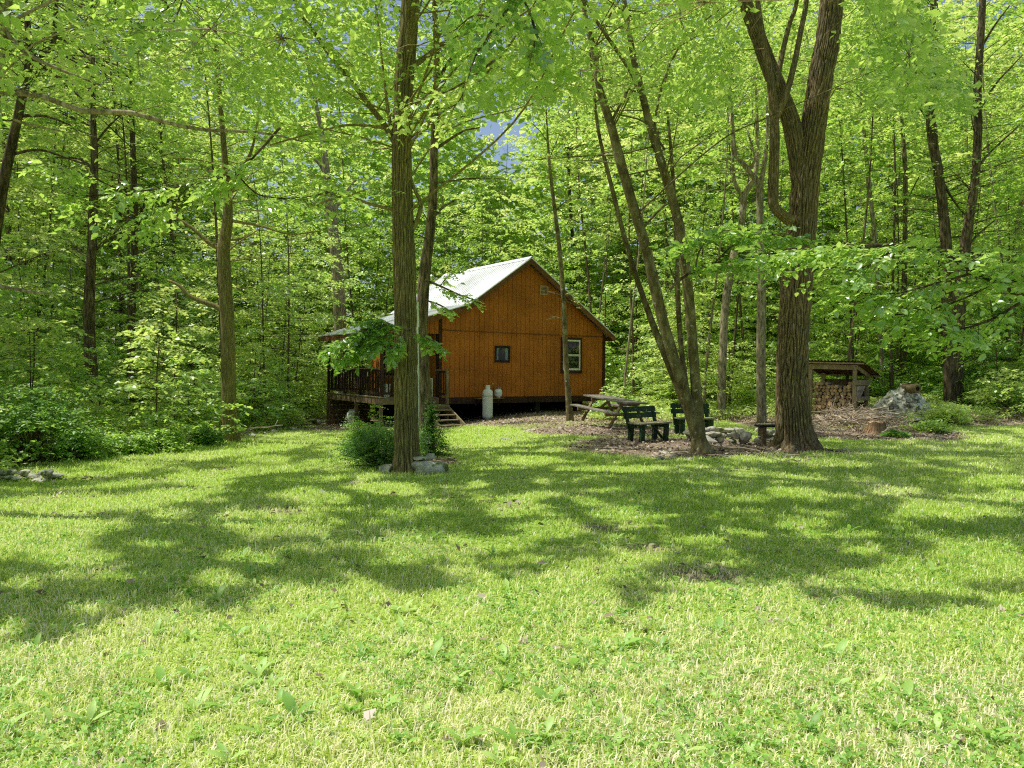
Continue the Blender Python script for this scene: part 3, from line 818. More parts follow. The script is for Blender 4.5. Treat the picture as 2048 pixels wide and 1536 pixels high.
def leaf_litter():
    rng = np.random.default_rng(12)
    n = 60000
    y = 8 + 22 * rng.random(n); x = rng.uniform(-.75, .75, n) * (y + 1)
    L = litter_amount(x, y)
    k = rng.random(n) < np.clip(L * 1.1 - .1, .012, 1)
    x, y = x[k], y[k]; n = len(x)
    x2 = rng.uniform(-4, 4, 420); y2 = rng.uniform(2.3, 8, 420)
    x = np.concatenate([x, x2]); y = np.concatenate([y, y2]); n = len(x)
    C = np.stack([x, y, g(x, y) + rng.uniform(.008, .035, n)], -1); az = rng.uniform(0, 6.28, n)
    D = np.stack([np.cos(az), np.sin(az), 0 * az], -1)
    lv = Leaves(); lv.sprays(C, D, .02, .075, 1, flat=.45, droop=0, tint=rng.uniform(.1, .9, n), wid=.36, rng=rng)
    o = link('leaf_litter', lv.mesh('leaf_litter'), M['litter'], None, 'stuff')
    tag(o, 'brown fallen leaves scattered over the bare ground round the cabin and trees', 'leaf litter')
leaf_litter()
def clover():
    rng = np.random.default_rng(13)
    n = 20000
    y = 2.3 + 9 * rng.random(n) ** 1.6; x = rng.uniform(-.76, .76, n) * (y + .6)
    d = fbm(x * .9, y * .9, 95); k = (d > .46) & (litter_amount(x, y) < .5) & in_view(x, y)
    x, y = x[k], y[k]; n = len(x)
    C = np.stack([x, y, g(x, y) + rng.uniform(.015, .06, n)], -1); az = rng.uniform(0, 6.28, n); D = np.stack([np.cos(az), np.sin(az), 0 * az], -1)
    lv = Leaves(); lv.sprays(C, D, .03, .021, 3, flat=.4, droop=0, tint=rng.uniform(.2, .8, n), wid=.42, six=True, rng=rng)
    o = link('clover', lv.mesh('clover'), M['weed'], None, 'stuff')
    tag(o, 'small round clover leaves mixed into the lawn', 'clover')
clover()
def weeds():
    rng = np.random.default_rng(14)
    V = []
    for k in range(5):
        lv = Leaves()
        nl = 5 + k % 3
        for i in range(nl):
            az = i * 6.283 / nl + rng.normal(0, .3); el = rng.uniform(.5, 1.25)
            ln = rng.uniform(.07, .15)
            d = np.array([math.cos(az) * math.cos(el), math.sin(az) * math.cos(el), math.sin(el)])
            s_ = np.array([-math.sin(az), math.cos(az), 0]); nn = np.cross(d, s_)
            t = np.linspace(0, 1, 7)
            wv = np.array([.03, .06, .10, .14, .145, .10, .0]) * ln * rng.uniform(.8, 1.3)
            mid = d * (t * ln)[:, None] + np.array([math.cos(az), math.sin(az), -.6]) * (ln * .35 * t ** 2.4)[:, None]
            vs = np.concatenate([mid, mid + s_ * wv[:, None] + nn * (.25 * wv)[:, None], mid - s_ * wv[:, None] + nn * (.25 * wv)[:, None]])
            b = lv.n; f = []
            for j in range(6):
                f.append((b + j, b + j + 1, b + 7 + j + 1, b + 7 + j)); f.append((b + j + 1, b + j, b + 14 + j, b + 14 + j + 1))
            lv.V.append(vs); lv.F.append(np.array(f)); lv.T.append(np.full(len(f), rng.uniform(.25, .8))); lv.n += 21
        V.append(lv.mesh('broadleaf_weed'))
    spots = []
    for _ in range(2600):
        py = 1010 + 520 * rng.random() ** .8; px = rng.uniform(10, 2040)
        q = ground_at(px, py)
        if float(fbm(q[0] * .8, q[1] * .8, 99)) < .44: continue
        if any((q[0] - s_[0]) ** 2 + (q[1] - s_[1]) ** 2 < .02 for s_ in spots): continue
        spots.append(q)
        if len(spots) >= 296: break
    for i, q in enumerate(spots):
        o = link('broadleaf_weed', V[i % 5], M['weed']); o.location = [float(v) for v in q]; o.location.z -= .005
        o.rotation_euler = (rng.normal(0, .12), rng.normal(0, .12), rng.uniform(0, 6.28)); s_ = rng.uniform(.45, 1.0); o.scale = (s_,) * 3
        tag(o, 'small broadleaf weed standing up out of the lawn grass', 'weed', 'broadleaf weeds in the lawn')
weeds()

# ------------------------------------------------------------------ the trees one can tell apart
TREES = []      # (object, skeleton attach points)
def skel(list_px, d, ground=True, ext=None):
    pts = []; rad = []
    for it in list_px:
        px, py, w = it[:3]; dd = it[3] if len(it) > 3 else d
        pts.append(P(px, py, dd)); rad.append(max(w, 1.5) / 2 / F * dd)
    pts = np.array(pts); rad = np.array(rad)
    if ground: pts[0][2] = float(g(pts[0][0], pts[0][1])) - .08
    return pts, rad
def named_tree(name, label, d, trunk, limbs, bark, sides=16, step=.25, disp=None, crown=None, extra_sprays=None, leaf=.10, mask=True, seed=1, leafmat='leaf', twig_n=0, tint=.45):
    """trunk / limbs: lists of (px, py, width_px[, depth]); crown: list of dicts for limbs grown by code"""
    rng = np.random.default_rng(seed)
    tp, tr = skel(trunk, d)
    origin = np.array([tp[0][0], tp[0][1], float(g(tp[0][0], tp[0][1]))])
    root = thing(name, label, 'tree', origin)
    mb = MB()
    sp, sr = smooth_path(tp - origin, tr, step)
    mb.tube(sp, sr, sides, disp=disp)
    tips = []
    for li in limbs:
        lp, lr = skel(li, d, False)
        q, qr = smooth_path(lp - origin, lr, min(step * 1.5, .3))
        mb.tube(q, qr, max(6, sides // 2) if lr[0] > .05 else 6, disp=disp if (lr[0] > .09 and disp) else None)
        tips.append((q, qr))
    C = []; D = []
    paths = [(sp, sr)] + tips
    for cdef in (crown or []):
        path = paths[cdef.get('on', 0)]
        pz = path[0][:, 2]
        az = rng.uniform(0, 6.28)
        for i in range(cdef['n']):
            z = rng.uniform(cdef['z0'], cdef['z1'])
            j = int(np.argmin(np.abs(pz - z)))
            az += 2.4 + rng.normal(0, .4)
            aa = az
            if 'az' in cdef: aa = rng.uniform(*cdef['az'])
            f = (z - cdef['z0']) / max(.1, cdef['z1'] - cdef['z0'])
            ln = rng.uniform(.55, 1.1) * cdef['len'] * (1 - .45 * f)
            c, dd = branch_sprays(rng, path[0][j], aa, ln, cdef.get('rise', .35) * rng.uniform(.3, 1.5), cdef.get('sp', .36), ln * .40 + .2, .55, max(.006, min(path[1][j] * .4, .008 * ln + .003)), mb)
            C += c; D += dd
    lv = Leaves()
    mk = (lambda p: beam_mask(p + origin)) if mask else None
    if C:
        C = np.array(C); D = np.array(D)
        tn = tint + .3 * (vnoise(C[:, 0] * .7, C[:, 1] * .7, C[:, 2] * .7, seed + 40) - .5)
        lv.sprays(C, D, .62 * rng.uniform(.7, 1.2, len(C)), leaf, 12, tint=tn, mask=mk, rng=rng)
    if extra_sprays is not None and len(extra_sprays):
        E = np.asarray(extra_sprays) - origin
        # limbs out to clusters of sprays
        k = max(1, len(E) // 60)
        cen = E[rng.choice(len(E), k, replace=False)]
        own = np.argmin(((E[:, None] - cen[None]) ** 2).sum(-1), 1)
        for ci in range(k):
            mem = E[own == ci]
            if not len(mem): continue
            c = mem.mean(0)
            cand = sp[(sp[:, 2] < c[2] - .2)]; crr = sr[(sp[:, 2] < c[2] - .2)]
            if not len(cand): cand, crr = sp, sr
            sc = np.hypot(cand[:, 0] - c[0], cand[:, 1] - c[1]) * .55 + np.abs(cand[:, 2] - (c[2] - .12 * np.hypot(cand[:, 0] - c[0], cand[:, 1] - c[1])))
            j = int(np.argmin(sc)); a = cand[j]; dist = np.linalg.norm(c - a)
            jit = lambda k: np.array([rng.normal(0, k * dist), rng.normal(0, k * dist), rng.normal(.10, .05) * dist])
            r0 = min(crr[j] * .5, .0024 * dist + .005)
            q, qr = smooth_path(np.stack([a, a * .7 + c * .3 + jit(.06), a * .35 + c * .65 + jit(.07), c]), [r0, r0 * .75, r0 * .5, .003], .4)
            mb.tube(q, qr, 5, cap=False)
            for e in mem[::6]:
                mb.tube(np.stack([c, (c + e) / 2 + rng.normal(0, .05, 3), e]), [.006, .004, .002], 3, cap=False)
        D2 = E - cen[own] + rng.normal(0, .4, E.shape); D2[:, 2] *= .35
        tn = tint + .3 * (vnoise(E[:, 0] * .7, E[:, 1] * .7, E[:, 2] * .7, seed + 44) - .5)
        lv.sprays(E, D2, .7 * rng.uniform(.7, 1.2, len(E)), leaf * 1.15, 13, tint=tn, mask=mk, rng=rng)
    mb.build('trunk', M[bark], root, smooth=True)
    if lv.n: link('crown', lv.mesh('crown'), M[leafmat], root)
    return root

# leaf sprays added over the yard to throw the shade on the lawn, shared out among the nearest trees
def shade_sprays():
    rng = np.random.default_rng(21)
    n = 33000
    y = rng.uniform(4.0, 24, n); x = rng.uniform(-.78, .78, n) * (y + 1.5)
    q = np.stack([x, y, g(x, y)], -1)
    k = ~lit_mask(q)
    a, b = to_cabin(q); k &= ~((a > -2.8) & (b > -.5))
    q = q[k]
    zt = np.maximum(4.5, 2.0 + .35 * q[:, 1]) + 7.0 * rng.random(len(q)) ** 1.2
    p = q + SUN[None] * (zt / SUN[2])[:, None]
    # only where it would be overhead, out of the picture or in its top band
    u, v, z = project(p)
    keep = v < 260
    keep &= ~((v > -60) & (u > 1465) & (u < 1725) & (z < 17.5))          # the crown parts before the forked trunk
    keep &= ~((v > -60) & (u > 765) & (u < 890) & (z < 13.5))
    keep &= ~((v > -60) & (u > 1170) & (u < 1400) & (z < 16) & (rng.random(len(p)) < .6))
    return p[keep]
SH = shade_sprays()

def near_share(trees):
    """give every shade spray to the nearest tree that can carry it"""
    xy = np.array([[t[0], t[1]] for t in trees])
    dd = ((SH[:, None, :2] - xy[None]) ** 2).sum(-1)
    return np.argmin(dd, 1)

TD = []
def T(wscale=1.0, **k):
    f = lambda L: [(q[0], q[1], q[2] * wscale) + tuple(q[3:]) for q in L]
    k['trunk'] = f(k['trunk']); k['limbs'] = [f(l) for l in k['limbs']]
    TD.append(k)
T(name='tulip_tree', label='tall straight olive barked tree standing on rocks in the middle of the lawn', d=12.6, bark='bark_olive', sides=120, step=.04,
  disp=bark_disp(6, .13, 3, flare=.45, flare_h=.55),
  trunk=[(815, 946, 56), (814, 915, 51), (813, 860, 47), (812, 780, 45), (812, 690, 45), (811, 600, 44), (808, 500, 43), (805, 400, 40), (804, 300, 38), (806, 200, 38), (813, 100, 38), (821, 0, 34), (827, -250, 28), (833, -550, 20), (828, -900, 12), (836, -1150, 5)],
  limbs=[[(798, 300, 13), (770, 252, 11), (742, 215, 11), (700, 160, 10), (660, 110, 9), (625, 60, 7), (600, 25, 6), (560, -60, 4)],
         [(795, 330, 9), (780, 245, 7), (768, 160, 6), (760, 80, 4), (750, 0, 3)],
         [(818, 470, 10), (832, 445, 10), (842, 410, 9), (832, 385, 7), (822, 360, 6), (812, 330, 6)],
         [(790, 420, 9), (740, 408, 6), (700, 395, 5), (660, 400, 4), (600, 420, 3)],
         [(830, 130, 12), (850, 115, 10), (900, 80, 8), (960, 60, 6)],
         [(806, 250, 9), (770, 255, 7), (700, 250, 5), (640, 262, 4), (540, 290, 3)]],
  crown=[dict(on=0, n=9, z0=5.2, z1=8.5, len=2.6), dict(on=1, n=14, z0=5.5, z1=9, len=1.6), dict(on=4, n=6, z0=4.3, z1=6, len=1.2), dict(on=6, n=8, z0=4.8, z1=7, len=1.3), dict(on=0, n=16, z0=9, z1=16, len=3.2)], seed=31)
T(wscale=.86, name='ash_tree', label='second slimmer trunk close behind the straight tree in the middle of the lawn', d=16.5, bark='bark_dark', sides=28, step=.12, disp=bark_disp(5, .09, 6, flare=.2),
  trunk=[(857, 876, 34), (853, 840, 29), (849, 760, 27), (845, 650, 27), (848, 560, 26), (858, 480, 24), (866, 400, 20), (868, 300, 18), (872, 200, 16), (873, 100, 14), (869, 0, 13), (866, -200, 10), (872, -500, 5)],
  limbs=[[(868, 300, 9), (890, 285, 7), (930, 260, 5), (960, 255, 3)], [(862, 440, 8), (885, 415, 6), (910, 400, 4)], [(872, 170, 10), (900, 120, 8), (940, 80, 6), (990, 40, 4)]],
  crown=[dict(on=0, n=14, z0=4.6, z1=10, len=2.4), dict(on=0, n=12, z0=10, z1=15, len=2.6)], seed=32)
T(name='maple_tree', label='dark trunked maple with a broken dead limb at the left edge of the lawn', d=18.6, bark='bark_olive', sides=36, step=.1, disp=bark_disp(5, .10, 8, flare=.25),
  trunk=[(462, 869, 33), (459, 830, 29), (457, 760, 28), (455, 660, 27), (450, 560, 26), (447, 500, 24), (455, 440, 20), (455, 380, 16), (449, 310, 12), (440, 200, 9), (430, 50, 7), (425, -120, 4)],
  limbs=[[(452, 628, 12), (430, 612, 10), (400, 602, 9), (376, 590, 8), (360, 572, 7), (335, 560, 4)], [(446, 500, 10), (420, 488, 8), (395, 465, 7), (365, 443, 6), (335, 425, 4)],
         [(454, 395, 10), (475, 360, 9), (490, 330, 8), (505, 295, 5), (515, 240, 3)], [(456, 440, 7), (520, 452, 5), (580, 468, 4), (640, 462, 3)], [(452, 480, 6), (480, 478, 5), (505, 468, 3)]],
  crown=[dict(on=0, n=20, z0=4.2, z1=8.2, len=2.7), dict(on=0, n=12, z0=8, z1=13, len=2.8), dict(on=3, n=6, z0=5, z1=7.5, len=1.6)], seed=33)
T(name='oak_tree', label='thick dark trunk standing in the undergrowth near the left edge of the woods', d=20.5, bark='bark_dark', sides=24, step=.15, disp=bark_disp(5, .09, 9, flare=.2),
  trunk=[(194, 862, 26), (186, 780, 23), (178, 640, 21), (184, 480, 18), (189, 330, 14), (187, 255, 11), (185, 100, 8), (180, -150, 4)],
  limbs=[[(187, 340, 6), (160, 318, 5), (110, 315, 3)], [(190, 500, 6), (215, 480, 5), (240, 455, 3)], [(188, 290, 5), (220, 250, 4), (260, 215, 3)]],
  crown=[dict(on=0, n=22, z0=3.5, z1=9, len=2.5), dict(on=0, n=10, z0=9, z1=13, len=2.6)], seed=34)
T(name='beech_tree', label='slim dark tree with fine upright twigs between the oak and the maple on the left', d=26, bark='bark_dark', sides=14,
  trunk=[(262, 828, 17), (262, 700, 14), (265, 600, 13), (269, 500, 13), (268, 370, 12), (263, 200, 8), (262, 0, 5)],
  limbs=[[(269, 470, 6), (285, 420, 5), (300, 370, 3)], [(268, 420, 6), (250, 380, 4), (235, 350, 3)]], crown=[dict(on=0, n=26, z0=4, z1=12, len=2.3)], seed=35)
T(name='hickory_tree', label='stout speckled trunk rising behind the porch roof', d=34, bark='bark_pale', sides=20, step=.2, disp=bark_disp(4, .08, 12),
  trunk=[(690, 830, 30), (683, 700, 26), (676, 560, 24), (668, 470, 22), (658, 400, 18), (650, 320, 14), (640, 250, 9), (610, 100, 6)],
  limbs=[[(662, 430, 10), (685, 395, 7), (710, 360, 4)], [(655, 360, 8), (640, 330, 6), (610, 300, 4)]], crown=[dict(on=0, n=24, z0=7, z1=16, len=2.8)], seed=36)
T(name='walnut_tree', label='dark leaning trunk that forks into arching limbs at the upper left', d=14.5, bark='bark_dark', sides=24, step=.12, disp=bark_disp(4, .08, 14, flare=.2),
  trunk=[(-75, 930, 40), (-50, 760, 32), (-25, 560, 28), (-5, 430, 23), (12, 340, 19), (32, 250, 17), (45, 190, 17), (58, 125, 15), (56, 60, 12), (50, 0, 10), (40, -200, 6), (20, -500, 3)],
  limbs=[[(58, 128, 13), (75, 112, 12), (100, 105, 11), (108, 80, 9), (110, 30, 8), (118, -30, 6)], [(60, 118, 8), (110, 150, 6), (170, 200, 5), (250, 230, 3)], [(54, 95, 6), (110, 75, 5), (180, 110, 4), (260, 140, 2)],
         [(40, 232, 7), (90, 232, 5), (140, 250, 3)], [(20, 310, 6), (80, 300, 5), (160, 325, 4), (260, 355, 2)]],
  crown=[dict(on=0, n=16, z0=3.4, z1=9, len=2.6), dict(on=0, n=14, z0=9, z1=16, len=3.0), dict(on=2, n=6, z0=6, z1=9, len=1.5)], seed=37)
T(name='cherry_tree', label='near tree at the left margin that sends a long bare limb across the upper left', d=8.6, bark='bark_pale', sides=32, step=.1, disp=bark_disp(5, .06, 15, flare=.25),
  trunk=[(-190, 1130, 62), (-165, 900, 46), (-120, 620, 40), (-70, 350, 34), (-25, 170, 30), (0, 70, 27), (10, 0, 25), (30, -200, 20), (55, -600, 12), (70, -1100, 6)],
  limbs=[[(-40, 205, 17), (0, 184, 12), (50, 187, 12), (90, 195, 11), (130, 210, 11), (165, 222, 11), (215, 224, 11), (265, 226, 10), (310, 238, 9), (360, 252, 8), (410, 260, 7), (470, 262, 6), (540, 268, 4), (600, 282, 3)],
         [(-110, 560, 12), (-40, 566, 9), (0, 572, 8), (40, 580, 7), (75, 586, 6), (108, 588, 3)], [(-60, 300, 10), (0, 240, 7), (60, 250, 5), (120, 262, 3)], [(8, 60, 10), (50, 105, 8), (110, 135, 6), (200, 170, 4)]],
  crown=[dict(on=1, n=7, z0=3.9, z1=4.9, len=.9, az=(-.9, .9)), dict(on=0, n=14, z0=7, z1=13, len=3.0), dict(on=3, n=4, z0=4, z1=5, len=.9)], seed=38, leaf=.095)
T(wscale=.8, name='young_birch', label='very slim young tree with sparse twigs in front of the gable window', d=24.2, bark='bark_lichen', sides=12, step=.15,
  trunk=[(1141, 840, 21), (1137, 800, 15), (1132, 720, 13), (1128, 620, 12), (1121, 520, 11), (1112, 440, 10), (1101, 350, 8), (1095, 270, 5), (1091, 190, 3)],
  limbs=[[(1096, 285, 3), (1080, 262, 2), (1062, 245, 1.5)], [(1098, 320, 3), (1110, 290, 2), (1122, 262, 1.5)], [(1128, 592, 4), (1112, 588, 3), (1095, 583, 2)], [(1128, 600, 4), (1150, 610, 3), (1172, 625, 2)], [(1129, 640, 4), (1112, 634, 3), (1092, 640, 2)], [(1113, 420, 4), (1135, 400, 3), (1160, 395, 2)]],
  crown=[dict(on=3, n=6, z0=3, z1=5, len=.55, sp=.2), dict(on=4, n=5, z0=3, z1=5, len=.55, sp=.2), dict(on=5, n=5, z0=2, z1=5, len=.5, sp=.2), dict(on=0, n=12, z0=6, z1=11, len=1.3), dict(on=6, n=5, z0=5, z1=9, len=.9)], seed=39, leaf=.085)
T(wscale=.80, name='leaning_maple', label='clump of leaning lichen spotted trunks rising beside the green benches', d=15.2, bark='bark_lichen', sides=30, step=.1, disp=bark_disp(2.2, .05, 17, flare=.35, flare_h=.4),
  trunk=[(1404, 914, 50), (1398, 880, 38), (1385, 838, 32), (1368, 780, 29), (1347, 715, 28), (1325, 640, 28), (1308, 565, 27), (1290, 490, 26), (1263, 400, 25), (1240, 320, 24), (1222, 250, 21), (1200, 180, 18), (1185, 90, 15), (1165, 0, 12), (1120, -300, 8), (1090, -600, 4)],
  limbs=[[(1400, 880, 30), (1397, 830, 27), (1392, 770, 26), (1386, 700, 26), (1379, 610, 26), (1369, 520, 25), (1357, 445, 25), (1338, 375, 23), (1318, 310, 21), (1300, 250, 19), (1285, 190, 17), (1268, 120, 15), (1255, 40, 12), (1245, -50, 10), (1230, -400, 6), (1200, -700, 3)],
         [(1288, 205, 12), (1265, 150, 11), (1240, 110, 10), (1205, 60, 9), (1178, 15, 7), (1150, -60, 5)],
         [(1316, 300, 8), (1310, 250, 7), (1325, 170, 6), (1355, 100, 5), (1400, 50, 5), (1450, 10, 3)],
         [(1378, 830, 20, 15.5), (1345, 745, 20, 15.6), (1312, 665, 17, 15.7), (1285, 590, 14, 15.8), (1265, 530, 13, 15.8), (1245, 460, 12, 15.9), (1225, 380, 11, 15.9), (1205, 300, 9, 16), (1193, 235, 8, 16), (1180, 100, 6, 16)],
         [(1376, 800, 15, 15.5), (1363, 700, 13, 15.6), (1356, 600, 13, 15.7), (1352, 460, 11, 15.8), (1345, 340, 9, 15.9), (1335, 225, 6, 16)],
         [(1280, 465, 7), (1300, 440, 6), (1330, 410, 5), (1360, 400, 3)], [(1222, 245, 8), (1235, 220, 7), (1258, 178, 5), (1275, 185, 3)], [(1330, 300, 6), (1290, 245, 5), (1230, 225, 4), (1210, 190, 3)]],
  crown=[dict(on=0, n=16, z0=5.5, z1=11, len=2.4), dict(on=1, n=16, z0=5.5, z1=11, len=2.4), dict(on=3, n=8, z0=6, z1=9.2, len=1.5), dict(on=4, n=6, z0=4, z1=8, len=1.2), dict(on=0, n=10, z0=11, z1=15, len=2.6)], seed=40)
T(wscale=.86, name='big_tulip_tree', label='huge deeply furrowed brown trunk with forked limbs at the right of the lawn', d=16.2, bark='bark_brown', sides=180, step=.04, disp=bark_disp(6.5, .14, 21, flare=.5, flare_h=.6),
  trunk=[(1588, 905, 92), (1589, 880, 82), (1586, 830, 76), (1584, 760, 71), (1586, 680, 69), (1591, 600, 66), (1598, 520, 65), (1605, 440, 64), (1612, 360, 60), (1620, 300, 57), (1630, 230, 55), (1642, 150, 54), (1655, 80, 53), (1665, 0, 50), (1690, -200, 42), (1710, -500, 28), (1720, -900, 12)],
  limbs=[[(1606, 385, 46), (1596, 310, 42), (1582, 245, 40), (1562, 190, 38), (1537, 130, 35), (1511, 60, 32), (1490, 0, 30), (1450, -150, 22), (1400, -400, 10)],
         [(1582, 442, 26, 15.9), (1565, 430, 22, 15.8), (1549, 414, 22, 15.7), (1546, 390, 24, 15.7), (1548, 330, 23, 15.7), (1549, 260, 22, 15.7), (1545, 190, 20, 15.7), (1538, 140, 18, 15.7), (1525, 70, 13, 15.7), (1515, 0, 11, 15.7), (1505, -120, 8, 15.7)],
         [(1552, 235, 17, 15.7), (1572, 190, 15, 15.65), (1588, 130, 13, 15.6), (1602, 60, 12, 15.6), (1613, 0, 11, 15.6), (1620, -100, 7, 15.6)],
         [(1552, 175, 13, 15.7), (1565, 105, 12, 15.8), (1580, 45, 10, 15.8), (1594, 0, 9, 15.8), (1600, -120, 6, 15.8)]],
  crown=[dict(on=0, n=8, z0=9.5, z1=13, len=2.8), dict(on=1, n=8, z0=10, z1=14, len=3), dict(on=0, n=12, z0=12, z1=18, len=3.4), dict(on=2, n=5, z0=8, z1=11, len=1.6)], seed=41)
T(wscale=.82, name='slim_maple', label='slim wavy dark trunk at the right, left one of a near pair by the woods', d=24, bark='bark_dark', sides=16, step=.15,
  trunk=[(1902, 762, 30), (1897, 640, 26), (1893, 500, 25), (1886, 420, 23), (1876, 340, 22), (1865, 280, 22), (1860, 200, 21), (1866, 120, 18), (1868, 0, 17), (1870, -200, 10)],
  limbs=[[(1858, 125, 8), (1830, 90, 6), (1795, 55, 5), (1755, 25, 3)], [(1870, 330, 7), (1900, 390, 6), (1930, 430, 5)], [(1862, 250, 5), (1830, 200, 4), (1800, 130, 3)]],
  crown=[dict(on=0, n=30, z0=5.5, z1=15, len=2.5)], seed=42)
T(wscale=.78, name='red_oak', label='straight dark trunk at the right, right one of a near pair by the woods', d=24.6, bark='bark_dark', sides=16, step=.15,
  trunk=[(1912, 772, 34), (1918, 620, 29), (1927, 520, 27), (1938, 440, 23), (1950, 360, 20), (1956, 260, 20), (1955, 180, 19), (1961, 80, 17), (1965, 0, 16), (1970, -250, 8)],
  limbs=[[(1950, 340, 7), (1985, 300, 5), (2040, 250, 4)], [(1955, 230, 6), (1990, 170, 5), (2045, 110, 3)], [(1930, 500, 6), (1955, 470, 5), (1990, 440, 3)], [(1960, 100, 6), (1990, 50, 5), (2020, 10, 3)]],
  crown=[dict(on=0, n=30, z0=5.5, z1=15, len=2.6)], seed=43)
T(name='crooked_locust', label='crooked twisted thin tree seen just left of the huge furrowed trunk', d=23, bark='bark_pale', sides=12, step=.15,
  trunk=[(1524, 812, 20), (1522, 700, 18), (1523, 600, 18), (1521, 500, 14), (1520, 420, 14), (1518, 372, 14), (1500, 345, 10), (1482, 322, 9), (1470, 300, 7), (1462, 200, 5), (1450, 60, 3)],
  limbs=[[(1520, 375, 11), (1530, 320, 9), (1535, 250, 6), (1530, 150, 4)], [(1498, 342, 6), (1510, 320, 5), (1495, 260, 4)]], crown=[dict(on=0, n=16, z0=6.5, z1=11, len=1.9)], seed=44)
T(name='twisted_cherry', label='thin twisting tree with pale bark between the leaning trunks and the huge trunk', d=25, bark='bark_pale', sides=12, step=.15,
  trunk=[(1442, 812, 18), (1446, 700, 16), (1452, 600, 16), (1470, 500, 15), (1484, 440, 14), (1490, 390, 13), (1510, 350, 10), (1515, 280, 8), (1512, 150, 5), (1520, 0, 3)],
  limbs=[[(1488, 400, 9), (1468, 360, 8), (1465, 300, 6), (1462, 230, 4)]], crown=[dict(on=0, n=18, z0=6, z1=13, len=2.0)], seed=45)
T(name='thin_birch', label='thin pale leaning stem seen between the huge trunk and the right hand pair', d=29, bark='bark_pale', sides=8, step=.25,
  trunk=[(1768, 780, 10), (1760, 640, 10), (1750, 480, 9), (1738, 370, 9), (1727, 250, 7), (1718, 100, 4)], limbs=[], crown=[dict(on=0, n=18, z0=8, z1=15, len=1.6)], seed=46)
T(name='straight_birch', label='thin straight dark stem midway between the huge trunk and the right hand pair', d=30, bark='bark_dark', sides=8, step=.25,
  trunk=[(1806, 775, 12), (1808, 600, 11), (1810, 460, 9), (1810, 330, 9), (1800, 200, 6), (1790, 60, 4)], limbs=[[(1808, 430, 4), (1820, 390, 3), (1840, 350, 2)]], crown=[dict(on=0, n=18, z0=7, z1=15, len=1.8)], seed=47)

def build_named():
    bases = []
    for k in TD:
        pts, rad = skel(k['trunk'], k['d'])
        top = pts[len(pts) * 2 // 3]
        bases.append((top[0], top[1]) if k['name'] != 'young_birch' else (1e4, 1e4))
    own = near_share(bases)
    for i, k in enumerate(TD):
        ex = SH[own == i]
        named_tree(extra_sprays=ex, **k)
build_named()

# ------------------------------------------------------------------ near leafy branches that hang into the picture
def hanging_branch(name, label, d, main, twigs, bark, leaf, dens, spread, seed, tint=.45, droop=.4, leafmat='leaf_near', m=9, vsp=.6):
    rng = np.random.default_rng(seed)
    mp, mr = skel(main, d, False)
    o = mp[0].copy()
    root = thing(name, label, 'tree branch', o)
    mb = MB(); C = []; D = []
    allp = []
    q, qr = smooth_path(mp - o, mr, .06); mb.tube(q, qr, 8); allp.append(q)
    for t in twigs:
        tp, tr = skel(t, d, False); tq, tqr = smooth_path(tp - o, tr, .06); mb.tube(tq, tqr, 6); allp.append(tq)
    for pth in allp:
        L = np.linalg.norm(np.diff(pth, axis=0), axis=1).sum()
        for j in range(int(L * dens)):
            i = int(rng.integers(max(1, len(pth) // 6), len(pth) - 1))
            p = pth[i]; t = pth[min(i + 1, len(pth) - 1)] - pth[i - 1]; t /= np.linalg.norm(t) + 1e-9
            s_ = np.cross(t, (0, 0, 1)); s_ /= np.linalg.norm(s_) + 1e-9
            e = t * rng.uniform(.1, .9) + s_ * rng.uniform(-1, 1) + np.array([0, 0, rng.uniform(-.45, .25) * vsp]); e /= np.linalg.norm(e)
            ln = spread * rng.uniform(.35, 1.1)
            end = p + e * ln + np.array([0, 0, -.1 * ln])
            mb.tube(np.stack([p, p + e * ln * .5, end]), [.004, .003, .0015], 4, cap=False)
            k = max(1, int(ln / .22))
            for a in range(k):
                C.append(p + (end - p) * (a + .7) / k); D.append(e + rng.normal(0, .2, 3))
    C = np.array(C); D = np.array(D)
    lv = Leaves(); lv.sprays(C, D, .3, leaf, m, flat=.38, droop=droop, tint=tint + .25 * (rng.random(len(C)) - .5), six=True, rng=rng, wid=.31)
    mb.build('branch', M[bark], root, smooth=True)
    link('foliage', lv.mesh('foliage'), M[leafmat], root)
hanging_branch('overhanging_branch', 'broad leafy branch sweeping in from the right edge across the huge trunk', 8.2,
    [(2130, 640, 16), (2060, 600, 12), (1980, 560, 10), (1900, 515, 9), (1850, 498, 8), (1780, 490, 7), (1700, 495, 6), (1640, 498, 5), (1580, 505, 4), (1520, 508, 3)],
    [[(1950, 545, 6), (1860, 570, 5), (1770, 590, 4), (1690, 580, 3)], [(2050, 600, 7), (1980, 640, 5), (1910, 660, 4), (1850, 655, 3)], [(2080, 620, 7), (2050, 580, 5), (1990, 530, 4), (1940, 500, 3)],
     [(1800, 490, 5), (1740, 530, 4), (1680, 545, 3)], [(1990, 565, 5), (1920, 600, 4), (1830, 625, 3), (1760, 630, 2)]],
    'bark_dark', .088, 26, .58, 71, tint=.55, m=9)
hanging_branch('maple_branch', 'spray of leaves on a dark limb hanging in front of the leaning trunks', 12.8,
    [(1340, 580, 7), (1352, 565, 7), (1390, 540, 6), (1430, 525, 5), (1490, 518, 4), (1560, 500, 3)],
    [[(1390, 540, 4), (1400, 500, 3), (1430, 470, 3), (1480, 455, 2)], [(1430, 525, 4), (1480, 480, 3), (1540, 470, 2), (1600, 475, 2)], [(1352, 566, 4), (1340, 520, 3), (1380, 480, 2)]],
    'bark_dark', .12, 20, .65, 72, tint=.40, m=9)
